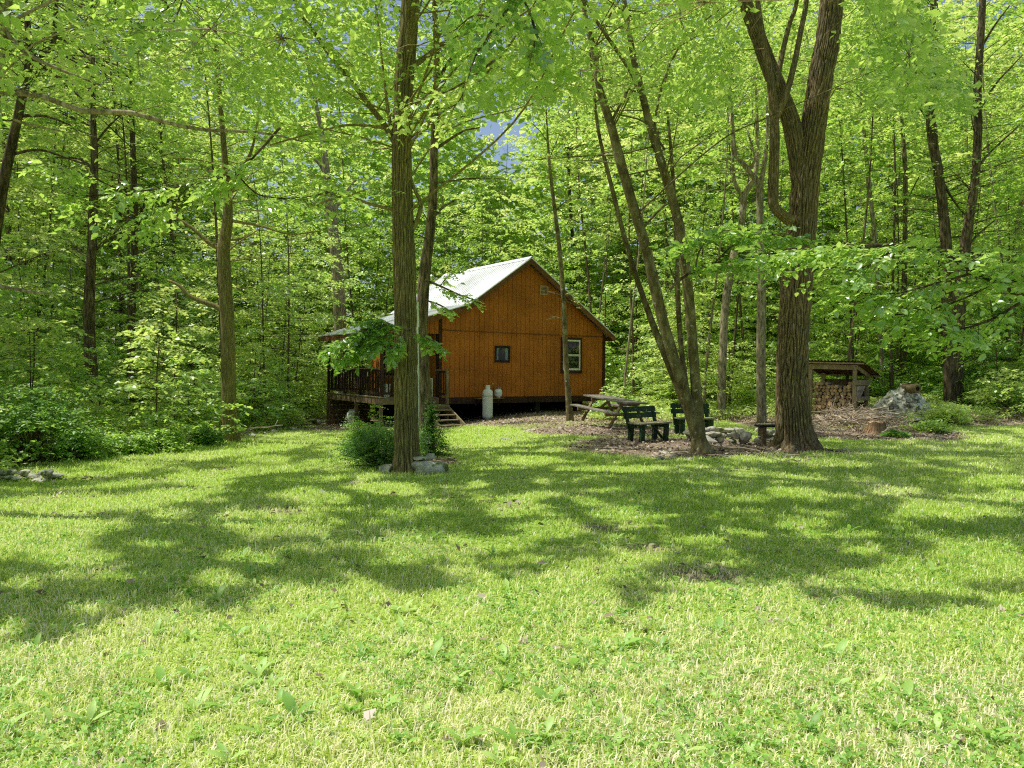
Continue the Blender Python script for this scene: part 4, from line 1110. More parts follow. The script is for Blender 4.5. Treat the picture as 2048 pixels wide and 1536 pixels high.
hanging_branch('low_maple_branch', 'low drooping spray of green leaves growing off the middle trunk before the porch', 11.6,
    [(828, 662, 7), (800, 655, 6), (770, 652, 5), (735, 658, 4), (700, 672, 3), (668, 690, 2)],
    [[(822, 664, 4), (842, 672, 3), (868, 682, 2)], [(790, 654, 3), (765, 676, 3), (735, 700, 2)], [(810, 658, 3), (800, 680, 2), (785, 700, 2)], [(750, 655, 3), (715, 690, 2), (680, 715, 2)], [(790, 652, 3), (760, 640, 2), (730, 640, 2)]],
    'bark_dark', .10, 40, .36, 73, tint=.42, m=10, vsp=.45)
hanging_branch('roof_spray', 'thin leafy twigs reaching over the edge of the metal roof beside the second trunk', 15.2,
    [(850, 560, 6), (880, 572, 4), (920, 590, 3), (950, 600, 2)], [[(850, 600, 4), (880, 610, 3), (905, 625, 2)], [(880, 572, 3), (900, 550, 2), (925, 545, 2)]],
    'bark_dark', .10, 18, .36, 78, tint=.5, m=8, vsp=.5)
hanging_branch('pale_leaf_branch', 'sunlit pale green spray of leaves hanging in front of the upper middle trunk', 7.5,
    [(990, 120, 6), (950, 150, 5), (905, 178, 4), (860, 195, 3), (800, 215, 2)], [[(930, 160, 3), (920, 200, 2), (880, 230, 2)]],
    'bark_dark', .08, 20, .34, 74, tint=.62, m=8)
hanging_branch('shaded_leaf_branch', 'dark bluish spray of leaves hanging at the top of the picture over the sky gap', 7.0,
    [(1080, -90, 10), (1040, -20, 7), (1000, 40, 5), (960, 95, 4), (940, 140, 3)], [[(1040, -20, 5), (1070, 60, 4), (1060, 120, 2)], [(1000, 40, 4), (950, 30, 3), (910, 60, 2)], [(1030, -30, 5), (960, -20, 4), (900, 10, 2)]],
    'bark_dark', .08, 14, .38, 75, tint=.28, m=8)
hanging_branch('left_leaf_branch', 'loose spray of leaves hanging below the long bare limb at the left', 9.5,
    [(560, 255, 6), (520, 300, 5), (470, 345, 4), (380, 370, 3), (250, 385, 3), (120, 400, 2)], [[(470, 345, 3), (520, 390, 3), (600, 395, 2), (680, 380, 2)], [(380, 370, 3), (330, 420, 2), (250, 440, 2)], [(250, 385, 3), (170, 350, 2), (90, 330, 2)]],
    'bark_dark', .10, 16, .55, 76, tint=.55, m=8)
hanging_branch('top_left_branch', 'dark leafy sprays hanging from above at the upper left corner', 9.0,
    [(420, -120, 9), (380, -40, 7), (340, 10, 5), (300, 40, 4), (260, 60, 3)], [[(340, 10, 4), (300, -10, 3), (240, 10, 2)], [(380, -40, 4), (350, 40, 3), (330, 80, 2)]],
    'bark_dark', .085, 14, .45, 77, tint=.3, m=8)

# ------------------------------------------------------------------ bushes one can tell apart
def leaf_bush(name, label, base, w, h, n, leaf, seed, mat='shrub', tint=.4, cone=False, m=9, spread=.28):
    rng = np.random.default_rng(seed)
    root = thing(name, label, 'bush', base)
    mb = MB(); C = []; D = []
    for i in range(n):
        az = rng.uniform(0, 6.28); f = rng.random() ** .7
        if cone: zz = h * rng.random() ** 1.1; rr = w * (1.02 - zz / h) * rng.uniform(.25, 1)
        else:
            el = rng.uniform(.0, 1.5); r_ = rng.uniform(.5, 1) ; zz = h * (.12 + .88 * math.sin(el) * r_); rr = w * math.cos(el * .85) * r_
        lump = .35 + 1.25 * float(vnoise(math.cos(az) * 1.6 + 5, math.sin(az) * 1.6 + 5, zz * 2.5, seed))
        c = np.array([math.cos(az) * rr * lump, math.sin(az) * rr * lump, zz * (.62 + .42 * lump) * rng.uniform(.7, 1.2)])
        C.append(c); D.append(np.array([math.cos(az), math.sin(az), rng.uniform(-.1, .4)]))
        if i % 6 == 0:
            mb.tube(np.stack([np.array([0, 0, -.03]), c * np.array([.4, .4, .5]), c]), [.012, .007, .003], 4, cap=False)
    lv = Leaves(); lv.sprays(np.array(C), np.array(D), spread, leaf, m, flat=.4, tint=tint + .2 * (rng.random(n) - .5), six=leaf > .06, rng=rng)
    mb.build('stems', M['bark_dark'], root)
    link('foliage', lv.mesh('foliage'), M[mat], root)
q = ground_at(748, 938); leaf_bush('hemlock_bush', 'feathery dark green bush at the left foot of the middle trunk', (q[0], q[1] + .5, float(g(q[0], q[1] + .5))), .80, .72, 900, .042, 81, tint=.30, spread=.26, m=13)
q = ground_at(705, 925); leaf_bush('hemlock_bush', 'lower sunlit bush spreading toward the porch beside the feathery dark bush', (q[0], q[1] + 1.2, float(g(q[0], q[1] + 1.2))), .5, .8, 600, .042, 87, tint=.45, spread=.26, m=13)
q = ground_at(868, 915); leaf_bush('hemlock_bush', 'narrow dark bush at the right foot of the middle trunk', (q[0] - .08, q[1] + .3, float(g(q[0], q[1] + .3))), .40, .9, 520, .042, 82, cone=True, tint=.12, spread=.24, m=12)
q = ground_at(40, 938); leaf_bush('edge_bush', 'big dark rounded bush at the far left edge of the lawn', (q[0] - .4, q[1] + .9, float(g(q[0], q[1] + .9))), 1.15, 1.5, 620, .075, 83, tint=.4, spread=.4)
for i, (px, py, w, h, lb) in enumerate(((310, 905, .6, .55, 'low pale leafed bush on the lawn edge left of the maple trunk'), (400, 893, .5, .45, 'small bush right beside the foot of the maple with the dead limb'),
        (240, 912, .55, .5, 'spreading bush at the lawn edge in front of the thick oak trunk'), (150, 922, .5, .55, 'mid green bush next to the big dark bush at the far left'),
        (1905, 850, .7, .55, 'leafy bush at the lawn edge right of the tarp covered heap'), (1915, 812, .7, .8, 'bush hiding the foot of the right hand trunk pair'), (2010, 820, 1.0, .9, 'tall bush at the right edge beyond the lawn'), (1800, 876, .22, .16, 'small sunlit plant in front of the brush pile'),
        (1872, 866, .45, .3, 'bright sapling shoots at the right end of the brush pile'))):
    q = ground_at(px, py); leaf_bush('edge_bush', lb, (q[0], q[1] + .3, float(g(q[0], q[1] + .3))), w, h, int(170 + 160 * w * h * 2), .07, 90 + i, mat='leaf' if i % 2 == 0 else 'shrub', tint=.45, spread=.32)
# ------------------------------------------------------------------ the cabin
def build_cabin():
    C = thing('cabin', 'orange brown wooden cabin with a metal roof and a side porch on stilts', 'cabin', (CO[0], CO[1], 0), CABIN_ROT)
    FZ = .64; SEAM = 3.04
    gl = lambda a, b: float(g(*CWD(a, b, 0)[:2]))
    wtop = lambda a: (roofz(a) - .10) if a > KINK else (roofz(KINK) - .10 - (KINK - a) * .27)
    # gable wall made of grooved boards
    def gable(name, y0, y1):
        mb = MB()
        pitch = .205; gap = .014
        a = .02
        while a < CW - .03:
            a1 = min(a + pitch - gap, CW - .02)
            cuts = sorted({a, a1} | {x for x in (KINK, APEX) if a < x < a1})
            up = [(x, y0, wtop(x)) for x in cuts]
            lo = [(a, y0, SEAM), (a1, y0, SEAM)]
            mb.prism([lo[0], lo[1]] + up[::-1], (0, y1 - y0, 0))
            mb.prism([(a, y0, FZ), (a1, y0, FZ), (a1, y0, SEAM - .012), (a, y0, SEAM - .012)], (0, y1 - y0, 0))
            a += pitch
        return mb.build(name, M['siding'], C)
    gable('gable_wall', -.028, -.004)
    mb = MB(); mb.prism([(0, 0, FZ - .02), (CW, 0, FZ - .02), (CW, 0, wtop(CW)), (APEX, 0, wtop(APEX)), (KINK, 0, wtop(KINK)), (0, 0, wtop(0))], (0, .10, 0)); mb.build('wall_backing', M['groove'], C)
    mb = MB()
    a = .12
    while a < CL - .02:
        a1 = min(a + .19, CL - .02); mb.box((-.028, a, FZ), (-.004, a1, 3.46)); a += .205
    mb.build('porch_wall', M['siding'], C)
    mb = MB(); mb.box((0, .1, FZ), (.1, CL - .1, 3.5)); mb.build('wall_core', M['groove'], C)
    mb = MB(); mb.box((CW - .1, .1, FZ), (CW, CL - .1, 3.1)); mb.build('side_wall', M['siding'], C)
    mb = MB(); mb.prism([(0, CL - .1, FZ), (CW, CL - .1, FZ), (CW, CL - .1, wtop(CW)), (APEX, CL - .1, wtop(APEX)), (KINK, CL - .1, wtop(KINK)), (0, CL - .1, wtop(0))], (0, .1, 0)); mb.build('back_wall', M['siding'], C)
    mb = MB(); mb.box((.1, .1, FZ - .02), (CW - .1, CL - .1, FZ + .02)); mb.box((.1, 1.6, FZ), (CW - .1, 1.65, 3.2)); mb.build('room_inside', M['dark_inside'], C)
    # seam batten / conduit
    mb = MB(); mb.box((.0, -.034, SEAM - .010), (CW, -.0285, SEAM + .001)); mb.tube([(.1, -.05, SEAM + .005), (CW * .5, -.052, SEAM - .01), (CW - .1, -.05, SEAM + .004)], .011, 8); mb.build('seam_batten', M['fascia'], C)
    # floor beam
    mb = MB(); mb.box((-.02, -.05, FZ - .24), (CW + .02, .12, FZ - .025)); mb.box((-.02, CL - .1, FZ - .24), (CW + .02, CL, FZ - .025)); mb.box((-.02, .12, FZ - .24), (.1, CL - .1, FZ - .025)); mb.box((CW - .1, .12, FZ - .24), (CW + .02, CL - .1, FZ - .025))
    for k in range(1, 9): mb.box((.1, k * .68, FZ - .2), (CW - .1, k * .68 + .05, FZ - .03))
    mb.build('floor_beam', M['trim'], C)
    for a0 in (-.035, CW - .085):
        mb = MB(); mb.box((a0, -.06, FZ - .02), (a0 + .12, -.030, wtop(max(0, min(CW, a0 + .06))) - .03)); mb.build('corner_board', M['trim'], C)
    # roof sheets
    def sheet(name, p0, p1, b0, b1, rib=True):
        mb = MB(); t = .035
        (a0, z0), (a1, z1) = p0, p1
        d = np.array([a1 - a0, 0, z1 - z0]); L = np.linalg.norm(d); d /= L; nrm = np.array([-d[2], 0, d[0]])
        A = np.array([a0, b0, z0]); B = np.array([a1, b0, z1])
        mb.prism([A, B, B + nrm * t, A + nrm * t], (0, b1 - b0, 0))
        if rib:
            b = b0 + .03
            while b < b1 - .04:
                for off, w, h in ((0, .024, .018), (.115, .012, .006)):
                    q0 = A + nrm * (t - .002) + np.array([0, b + off - b0, 0]); q1 = B + nrm * (t - .002) + np.array([0, b + off - b0, 0])
                    if b + off + w < b1 - .01: mb.prism([q0, q0 + np.array([0, w, 0]), q0 + np.array([0, w * .7, 0]) + nrm * h, q0 + np.array([0, w * .3, 0]) + nrm * h], q1 - q0)
                b += .23
        return mb.build(name, M['roof'], C)
    rz = ROOF_Z
    rf = sheet('roof', rz[1], rz[2], -.36, CL + .3)
    sheet('roof', (rz[2][0], rz[2][1]), rz[3], -.36, CL + .3)
    sheet('porch_roof', rz[0], rz[1], -.352, 5.35)
    mb = MB(); mb.prism([(APEX - .16, -.37, 5.83), (APEX, -.37, 5.94), (APEX + .16, -.37, 5.83), (APEX, -.37, 5.965)], (0, CL + .68, 0)); mb.build('ridge_cap', M['roof'], rf)
    # barge boards and eave boards
    mb = MB()
    for (p0, p1) in ((rz[0], rz[1]), (rz[1], rz[2]), (rz[2], rz[3])):
        mb.prism([(p0[0], -.335, p0[1] - .012), (p1[0], -.335, p1[1] - .012), (p1[0], -.335, p1[1] - .215), (p0[0], -.335, p0[1] - .215)], (0, .04, 0))
    mb.build('barge_board', M['fascia'], C)
    mb = MB(); mb.prism([(rz[0][0] + .03, -.29, rz[0][1] - .02), (rz[1][0], -.29, rz[1][1] - .02), (rz[1][0], -.29, rz[1][1] - .045), (rz[0][0] + .03, -.29, rz[0][1] - .045)], (0, 5.6, 0))
    for b in np.arange(.5, 5.2, .6): mb.prism([(rz[0][0] + .06, b, rz[0][1] - .05), (-.04, b, roofz(-.04) - .05), (-.04, b, roofz(-.04) - .17), (rz[0][0] + .06, b, rz[0][1] - .17)], (0, .05, 0))
    mb.build('porch_ceiling', M['trim'], C)
    mb = MB(); mb.box((rz[0][0], -.29, rz[0][1] - .19), (rz[0][0] + .035, 5.33, rz[0][1] - .02)); mb.box((CW + .30, -.29, 2.88), (CW + .335, CL + .28, 3.05)); mb.build('eave_board', M['fascia'], C)
    mb = MB(); mb.prism([(KINK, -.29, rz[1][1] - .03), (APEX, -.29, rz[2][1] - .03), (APEX, -.29, rz[2][1] - .055), (KINK, -.29, rz[1][1] - .055)], (0, .25, 0))
    mb.prism([(APEX, -.29, rz[2][1] - .03), (rz[3][0], -.29, rz[3][1] - .03), (rz[3][0], -.29, rz[3][1] - .055), (APEX, -.29, rz[2][1] - .055)], (0, .25, 0)); mb.build('soffit', M['trim'], C)
    # small window
    def gx(px):      # gable coordinate of a picture column
        rr = ray(px, 735)
        A = np.array([[e1[0], -rr[0]], [e1[1], -1.0]]); s_, t_ = np.linalg.solve(A, -CO); return float(s_), float(t_)
    def gz(px, py):
        s_, t_ = gx(px); return EYE[2] + ray(px, py)[2] * t_
    def frame(mb, a0, a1, z0, z1, w, y0, y1):
        mb.box((a0, y0, z0), (a0 + w, y1, z1)); mb.box((a1 - w, y0, z0), (a1, y1, z1)); mb.box((a0 + w, y0, z1 - w), (a1 - w, y1, z1)); mb.box((a0 + w, y0, z0), (a1 - w, y1, z0 + w))
    a0, a1 = gx(988)[0], gx(1018.5)[0]; z0, z1 = gz(1003, 725), gz(1003, 692)
    mb = MB(); frame(mb, a0, a1, z0, z1, .075, -.062, -.030); w = mb.build('window', M['black'], C)
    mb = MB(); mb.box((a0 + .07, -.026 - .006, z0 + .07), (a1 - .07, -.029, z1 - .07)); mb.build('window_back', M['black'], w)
    mb = MB()
    for (c0, c1) in ((a0 + .08, a0 + .17), (a1 - .21, a1 - .08)):
        n = 7; xs = np.linspace(c0, c1, n)
        for i in range(n - 1): mb.prism([(xs[i], -.0345 - .006 * (i % 2), z0 + .10), (xs[i + 1], -.0345 - .006 * ((i + 1) % 2), z0 + .10), (xs[i + 1], -.0345 - .006 * ((i + 1) % 2), z1 - .09), (xs[i], -.0345 - .006 * (i % 2), z1 - .09)], (0, .0015, 0))
    mb.build('curtain', M['curtain'], w)
    mb = MB(); mb.add([(a0 + .07, -.050, z0 + .07), (a1 - .07, -.050, z0 + .07), (a1 - .07, -.050, z1 - .07), (a0 + .07, -.050, z1 - .07)], [(0, 1, 2, 3)]); mb.build('pane', M['glass'], w)
    # sash window
    a0, a1 = gx(1120)[0], gx(1162)[0]; z0, z1 = gz(1141, 745), gz(1141, 675)
    mb = MB(); frame(mb, a0, a1, z0, z1, .09, -.062, -.030); mb.box((a0 - .01, -.085, z0 - .03), (a1 + .01, -.0295, z0 - .001)); w = mb.build('window', M['trim'], C)
    w['label'] = 'tall cream sash window in dark brown trim'
    b0, b1, y0, y1 = a0 + .092, a1 - .092, z0 + .092, z1 - .092; zm = (y0 + y1) / 2
    mb = MB(); frame(mb, b0, b1, zm - .03, y1, .065, -.056, -.034); mb.build('sash', M['sash'], w)
    mb = MB(); frame(mb, b0 + .004, b1 - .004, y0, zm + .028, .075, -.075, -.057); mb.build('sash', M['sash'], w)
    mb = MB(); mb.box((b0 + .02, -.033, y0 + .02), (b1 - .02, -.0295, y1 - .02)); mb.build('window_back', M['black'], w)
    mb = MB(); mb.add([(b0 + .06, -.047, zm + .03), (b1 - .06, -.047, zm + .03), (b1 - .06, -.047, y1 - .06), (b0 + .06, -.047, y1 - .06)], [(0, 1, 2, 3)]); mb.build('pane', M['glass'], w)
    mb = MB(); mb.add([(b0 + .07, -.068, y0 + .07), (b1 - .07, -.068, y0 + .07), (b1 - .07, -.068, zm - .04), (b0 + .07, -.068, zm - .04)], [(0, 1, 2, 3)]); mb.build('pane', M['glass'], w)
    # vent
    a0, a1 = gx(1077)[0], gx(1093)[0]; z0, z1 = gz(1085, 590), gz(1085, 571.5)
    mb = MB(); frame(mb, a0, a1, z0, z1, .04, -.060, -.0295); v = mb.build('gable_vent', M['vent'], C)
    mb = MB()
    for k in range(5):
        z = z0 + .05 + k * (z1 - z0 - .09) / 5; mb.prism([(a0 + .04, -.056, z), (a0 + .04, -.034, z + .035), (a0 + .04, -.030, z + .035), (a0 + .04, -.052, z - .003)], (a1 - a0 - .08, 0, 0))
    mb.build('louvre', M['vent'], v)
    mb = MB(); mb.box((a0 + .04, -.0295, z0 + .04), (a1 - .04, -.0285, z1 - .04)); mb.build('vent_back', M['black'], v)
    # piers
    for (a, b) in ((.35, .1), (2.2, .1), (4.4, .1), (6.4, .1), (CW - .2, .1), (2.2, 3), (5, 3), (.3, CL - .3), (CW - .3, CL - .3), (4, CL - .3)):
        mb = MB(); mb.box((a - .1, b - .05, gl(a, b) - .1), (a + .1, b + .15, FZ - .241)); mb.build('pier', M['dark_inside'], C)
    mb = MB(); mb.box((.2, CL - .42, -.9), (CW - .1, CL - .38, FZ - .25)); mb.box((CW - .16, 1.2, -.6), (CW - .12, CL - .45, FZ - .25)); mb.build('crawl_shade_panel', M['black'], C)  # black panels added behind the piers to keep the crawl space dark
    # door and lap trim on the porch wall
    mb = MB(); mb.box((-.060, .02, FZ), (-.0285, .13, 3.45)); mb.build('corner_board', M['trim'], C)
    mb = MB(); mb.box((-.06, 2.1, FZ + .02), (-.0285, 3.05, 2.72)); d = mb.build('door', M['trim'], C)
    mb = MB(); mb.add([(-.066, 2.3, 1.75), (-.066, 2.85, 1.75), (-.066, 2.85, 2.5), (-.066, 2.3, 2.5)], [(0, 1, 2, 3)]); mb.build('pane', M['glass'], d)
    mb = MB(); mb.lathe([(.02, 0), (.03, .02), (.0, .05)], 10, (-.09, 2.18, 1.62)); mb.build('handle', M['brass'], d)
    mb = MB(); frame(mb, 3.6, 4.6, 1.4, 2.5, .08, -1, -1)  # replaced below
    mb = MB()
    for (b0_, b1_, q0, q1) in ((3.6, 3.69, 1.4, 2.5), (4.51, 4.6, 1.4, 2.5), (3.69, 4.51, 2.41, 2.5), (3.69, 4.51, 1.4, 1.49)): mb.box((-.06, b0_, q0), (-.0285, b1_, q1))
    w = mb.build('window', M['trim'], C); mb = MB(); mb.add([(-.045, 3.69, 1.49), (-.045, 4.51, 1.49), (-.045, 4.51, 2.41), (-.045, 3.69, 2.41)], [(0, 1, 2, 3)]); mb.build('pane', M['glass'], w)
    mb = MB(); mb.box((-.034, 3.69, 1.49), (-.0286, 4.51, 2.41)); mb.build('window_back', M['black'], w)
    # small gable infill over the porch at the near end
    mb = MB(); a = -.80
    while a < -.06: mb.prism([(a, -.02, 2.90), (a + .19, -.02, 2.90), (a + .19, -.02, roofz(a + .19) - .2), (a, -.02, roofz(a) - .2)], (0, .02, 0)); a += .205
    mb.build('porch_gable_infill', M['siding'], C)
    # porch deck
    PW = 2.24; PB = 5.1; DZ = .66
    mb = MB()
    a = -PW
    while a < -.05:
        a1 = min(a + .14, -.03); mb.box((a, -.02, DZ - .032), (a1 - .006, PB + .1, DZ)); a += .14
    dk = mb.build('porch_deck', M['deckwood'], C)
    mb = MB(); mb.box((-PW, -.0205 - .04, DZ - .235), (-.03, -.0205, DZ - .034)); mb.box((-PW - .002, -.0205, DZ - .235), (-PW + .04, PB + .1, DZ - .034)); mb.build('rim_joist', M['oldwood'], dk)
    mb = MB(); mb.box((-PW - .02, -.10, DZ + .001), (-PW + .12, PB + .1, DZ + .028)); mb.build('edge_board', M['deckwood'], dk)
    def px_b(px):   # porch distance of a picture column along the outer edge
        rr = ray(px, 735); A = np.array([[e2[0], -rr[0]], [e2[1], -1.0]]); s_, t_ = np.linalg.solve(A, -(CO + e1 * -(PW - .06))); return float(s_)
    bs = [.0] + [px_b(p) for p in (721.5, 690)] + [PB]
    ztop = roofz(-PW + .06) - .19
    for b in bs:
        mb = MB(); mb.box((-PW + .01, b - .05, DZ + .029), (-PW + .11, b + .05, ztop)); mb.build('porch_post', M['trim'], C)
    mb = MB(); mb.box((-PW + .02, -.25, ztop + .001), (-PW + .10, PB + .15, ztop + .15)); mb.build('porch_beam', M['trim'], C)
    def rail(name, p0, p1, n, z0=DZ):
        p0 = np.array([*p0, 0.0]); p1 = np.array([*p1, 0.0]); mb = MB()
        up = np.array([0, 0, 1.0]); r_ = MB(); r_.bar(p0 + up * (z0 + .98), p1 + up * (z0 + .98), .13, .035); o = r_.build(name, M['oldwood'], C)
        mb.bar(p0 + up * (z0 + .91), p1 + up * (z0 + .91), .035, .08); mb.bar(p0 + up * (z0 + .14), p1 + up * (z0 + .14), .035, .08)
        mb.build('crossbar', M['trim'], o)
        for i in range(n):
            q = p0 + (p1 - p0) * (i + .5) / n; s_ = MB(); s_.bar(q + up * (z0 + .178), q + up * (z0 + .872), .034, .034, (1, 0, 0)); s_.build('baluster', M['trim'], o)
    for b0_, b1_ in zip(bs[:-1], bs[1:]): rail('railing', (-PW + .06, b0_ + .052), (-PW + .06, b1_ - .052), max(5, int((b1_ - b0_) / .15)))
    rail('railing', (-PW + .115, .03), (-1.33, .03), 6)
    rail('railing', (-PW + .115, PB), (-.1, PB), 14)
    mb = MB(); mb.box((-1.33, -.02, DZ - .5), (-1.24, .07, DZ + 1.02)); mb.build('newel_post', M['trim'], C)
    # under the porch
    for (a, b) in ((-PW + .05, -.0), (-PW + .05, 2.2), (-PW + .05, PB)):
        mb = MB(); mb.box((a - .05, b - .005, gl(a, b) - .15), (a + .05, b + .095, DZ - .236)); mb.build('porch_support', M['oldwood'], C)
    mb = MB()
    for k in range(6):
        z = gl(-PW + .6, PB) - .05 + k * .2
        if z + .19 < DZ - .05: mb.box((-PW + .12, PB + .01, z), (-.4, PB + .035, z + .19))
    mb.build('skirt_board', M['oldwood'], C)
    # landing and stairs
    LZ = .42
    mb = MB()
    for k in range(6): mb.box((-1.12, -.98 + k * .15, LZ - .032), (-.10, -.98 + k * .15 + .142, LZ))
    ld = mb.build('landing', M['deckwood'], C)
    mb = MB(); mb.box((-1.12, -.985, LZ - .2), (-.10, -.95, LZ - .0335)); mb.box((-.14, -.949, LZ - .2), (-.10, -.07, LZ - .0335)); mb.box((-1.12, -.949, LZ - .2), (-1.08, -.07, LZ - .0335)); mb.build('rim_joist', M['oldwood'], ld)
    for (a, b) in ((-.15, -.90), (-1.1, -.90)):
        mb = MB(); mb.box((a - .045, b - .045, gl(a, b) - .15), (a + .045, b + .045, DZ + 1.0 if a > -1 else LZ - .034)); mb.build('newel_post', M['oldwood'], C)
    rail('railing', (-.15, -.84), (-.15, -.07), 5, LZ + .22)
    g1 = gl(-.6, -1.95)
    n = 4; rise = (LZ - g1) / (n + 0.4)
    st = []
    for k in range(n):
        z = LZ - rise * (k + .9); b = -1.02 - k * .25
        mb = MB(); mb.box((-1.06, b - .25, z - .035), (-.16, b + .0, z)); mb.build('stair_tread', M['deckwood'], C)
    for a in (-1.115, -.155):
        mb = MB(); mb.prism([(a, -.986, LZ - .05), (a, -.986, LZ - .30), (a, -2.05, g1 - .12), (a, -2.12, g1 + .10)], (.045, 0, 0)); mb.build('stringer', M['deckwood'], C)
    # shelf bracket for the small gas bottle
    a0, a1 = gx(946)[0], gx(998)[0]; z = gz(975, 795)
    mb = MB(); mb.box((a0, -.42, z - .03), (a1, -.063, z)); s_ = mb.build('shelf', M['oldwood'], C)
    mb = MB(); mb.bar((a0 + .08, -.36, z - .035), (a0 + .08, -.06, z - .28), .03, .04); mb.bar((a1 - .08, -.36, z - .035), (a1 - .08, -.06, z - .28), .03, .04); mb.build('bracket', M['trim'], s_)
    return gx, gz, z
gx, gz, SHELF_Z = build_cabin()

def on_cabin(a, b, z): return CWD(a, b, z)
# ---- things on and under the porch
o = MB(); o.box((-.22, -.012, -.19), (.22, .012, .22)); 
pn = thing('stone_panel', 'square stone patterned board leaning on the porch rail beside the steps', 'board', on_cabin(-.62, -.06, .68), CABIN_ROT)
mb = MB(); mb.box((-.30, -.02, .0), (.30, .0, .62)); mb.build('board', M['flagstone'], pn)
mb = MB(); mb.box((-.33, -.025, -.005), (-.301, .005, .65)); mb.box((.301, -.025, -.005), (.33, .005, .65)); mb.box((-.301, -.025, .6205), (.301, .005, .65)); mb.build('frame', M['sash'], pn)
ch = thing('patio_chair', 'dark green plastic chair standing on the porch behind the railing', 'chair', on_cabin(-1.5, 3.0, .662), CABIN_ROT + 2.2)
mb = MB(); mb.box((-.24, -.22, .40), (.24, .24, .44)); mb.build('seat', M['green_chair'], ch, bevel=.02)
mb = MB()
n = 12
for i in range(n):
    t0, t1 = math.pi * i / n, math.pi * (i + 1) / n
    mb.prism([(-.27 * math.cos(t0), .24, .44), (-.27 * math.cos(t1), .24, .44), (-.27 * math.cos(t1), .34, .62 + .38 * math.sin(t1) ** .6), (-.27 * math.cos(t0), .34, .62 + .38 * math.sin(t0) ** .6)], (0, .025, 0))
mb.build('backrest', M['green_chair'], ch)
for sx in (-1, 1):
    for sy in (-1, 1):
        mb = MB(); mb.bar((sx * .2, sy * .19, .40), (sx * .25, sy * .23, 0), .035, .035); mb.build('leg', M['green_chair'], ch)
    mb = MB(); mb.tube([(sx * .27, .25, .66), (sx * .29, 0, .66), (sx * .28, -.2, .62), (sx * .25, -.21, .42)], .02, 6); mb.build('armrest', M['green_chair'], ch)
wb = thing('white_bin', 'white bucket standing on the porch boards behind the near railing', 'bucket', on_cabin(-1.75, .62, .662))
mb = MB(); mb.lathe([(.13, 0), (.16, .42), (.17, .42), (.17, .45), (.15, .45), (.14, .40)], 20); mb.build('bucket', M['white_paint'], wb, smooth=False)
mb = MB(); mb.tube([(-.165, 0, .43), (-.12, -.12, .36), (0, -.18, .33), (.12, -.12, .36), (.165, 0, .43)], .005, 5); mb.build('handle', M['steel'], wb)
pt = thing('porch_table', 'small wooden table on the porch near the corner post', 'table', on_cabin(-1.45, 1.1, .662), CABIN_ROT)
mb = MB(); mb.box((-.35, -.35, .68), (.35, .35, .72)); mb.build('tabletop', M['oldwood'], pt)
for sx in (-1, 1):
    for sy in (-1, 1): mb = MB(); mb.box((sx * .3 - .025, sy * .3 - .025, 0), (sx * .3 + .025, sy * .3 + .025, .679)); mb.build('leg', M['oldwood'], pt)
# gas cylinders
def gas_tall():
    a, t = gx(961); q = on_cabin(a, -.52, 0); q[2] = float(g(q[0], q[1])) - .01
    r = thing('propane_cylinder', 'tall white propane cylinder standing on the ground at the cabin wall', 'gas cylinder', q)
    mb = MB(); mb.lathe([(.0, .05), (.12, .055), (.17, .09), (.187, .13), (.19, .18), (.19, .95), (.187, 1.0), (.17, 1.06), (.13, 1.10), (.075, 1.12), (.0, 1.125)], 36); mb.build('body', M['white_paint'], r, smooth=True)
    mb = MB(); mb.lathe([(.15, 0), (.155, 0), (.155, .10), (.15, .10)], 28); mb.build('foot_ring', M['steel'], r)
    mb = MB(); mb.lathe([(.085, 1.085), (.088, 1.24), (.08, 1.26), (.06, 1.262), (.06, 1.10)], 24); mb.build('cap', M['white_paint'], r)
    mb = MB(); mb.lathe([(.1905, .86), (.193, .865), (.193, .885), (.1905, .89)], 36); mb.build('strap', M['steel'], r)
    mb = MB(); mb.tube([(.05, 0, 1.2), (.14, .05, 1.28), (.20, .15, 1.26), (.22, .3, 1.1), (.22, .42, .95)], .010, 6); mb.lathe([(.03, 0), (.045, .02), (.045, .06), (.03, .08)], 12, (.17, .12, 1.27)); mb.build('regulator', M['brass'], r)
gas_tall()
a, t = gx(990)
q = on_cabin(a, -.24, SHELF_Z)
r = thing('propane_bottle', 'small squat propane bottle sitting on the wooden shelf against the wall', 'gas cylinder', q)
mb = MB(); mb.lathe([(.0, .02), (.08, .025), (.125, .06), (.142, .11), (.145, .18), (.14, .25), (.11, .30), (.05, .33), (0, .335)], 28); mb.build('body', M['white_paint'], r, smooth=True)
mb = MB(); mb.lathe([(.10, 0), (.105, 0), (.105, .04), (.10, .04)], 24); mb.build('foot_ring', M['steel'], r)
mb = MB(); mb.lathe([(.146, .13), (.148, .132), (.148, .20), (.146, .203)], 28); mb.build('band', M['curtain'], r)
mb = MB(); mb.tube([(.09 * math.cos(x), .09 * math.sin(x), .39) for x in np.linspace(.6, 5.7, 14)], .011, 6); mb.tube([(.08, .04, .31), (.082, .045, .39)], .012, 6); mb.tube([(-.09, 0, .30), (-.09, 0, .39)], .012, 6); mb.lathe([(.02, .33), (.025, .38), (.012, .40)], 10); mb.build('collar', M['steel'], r)
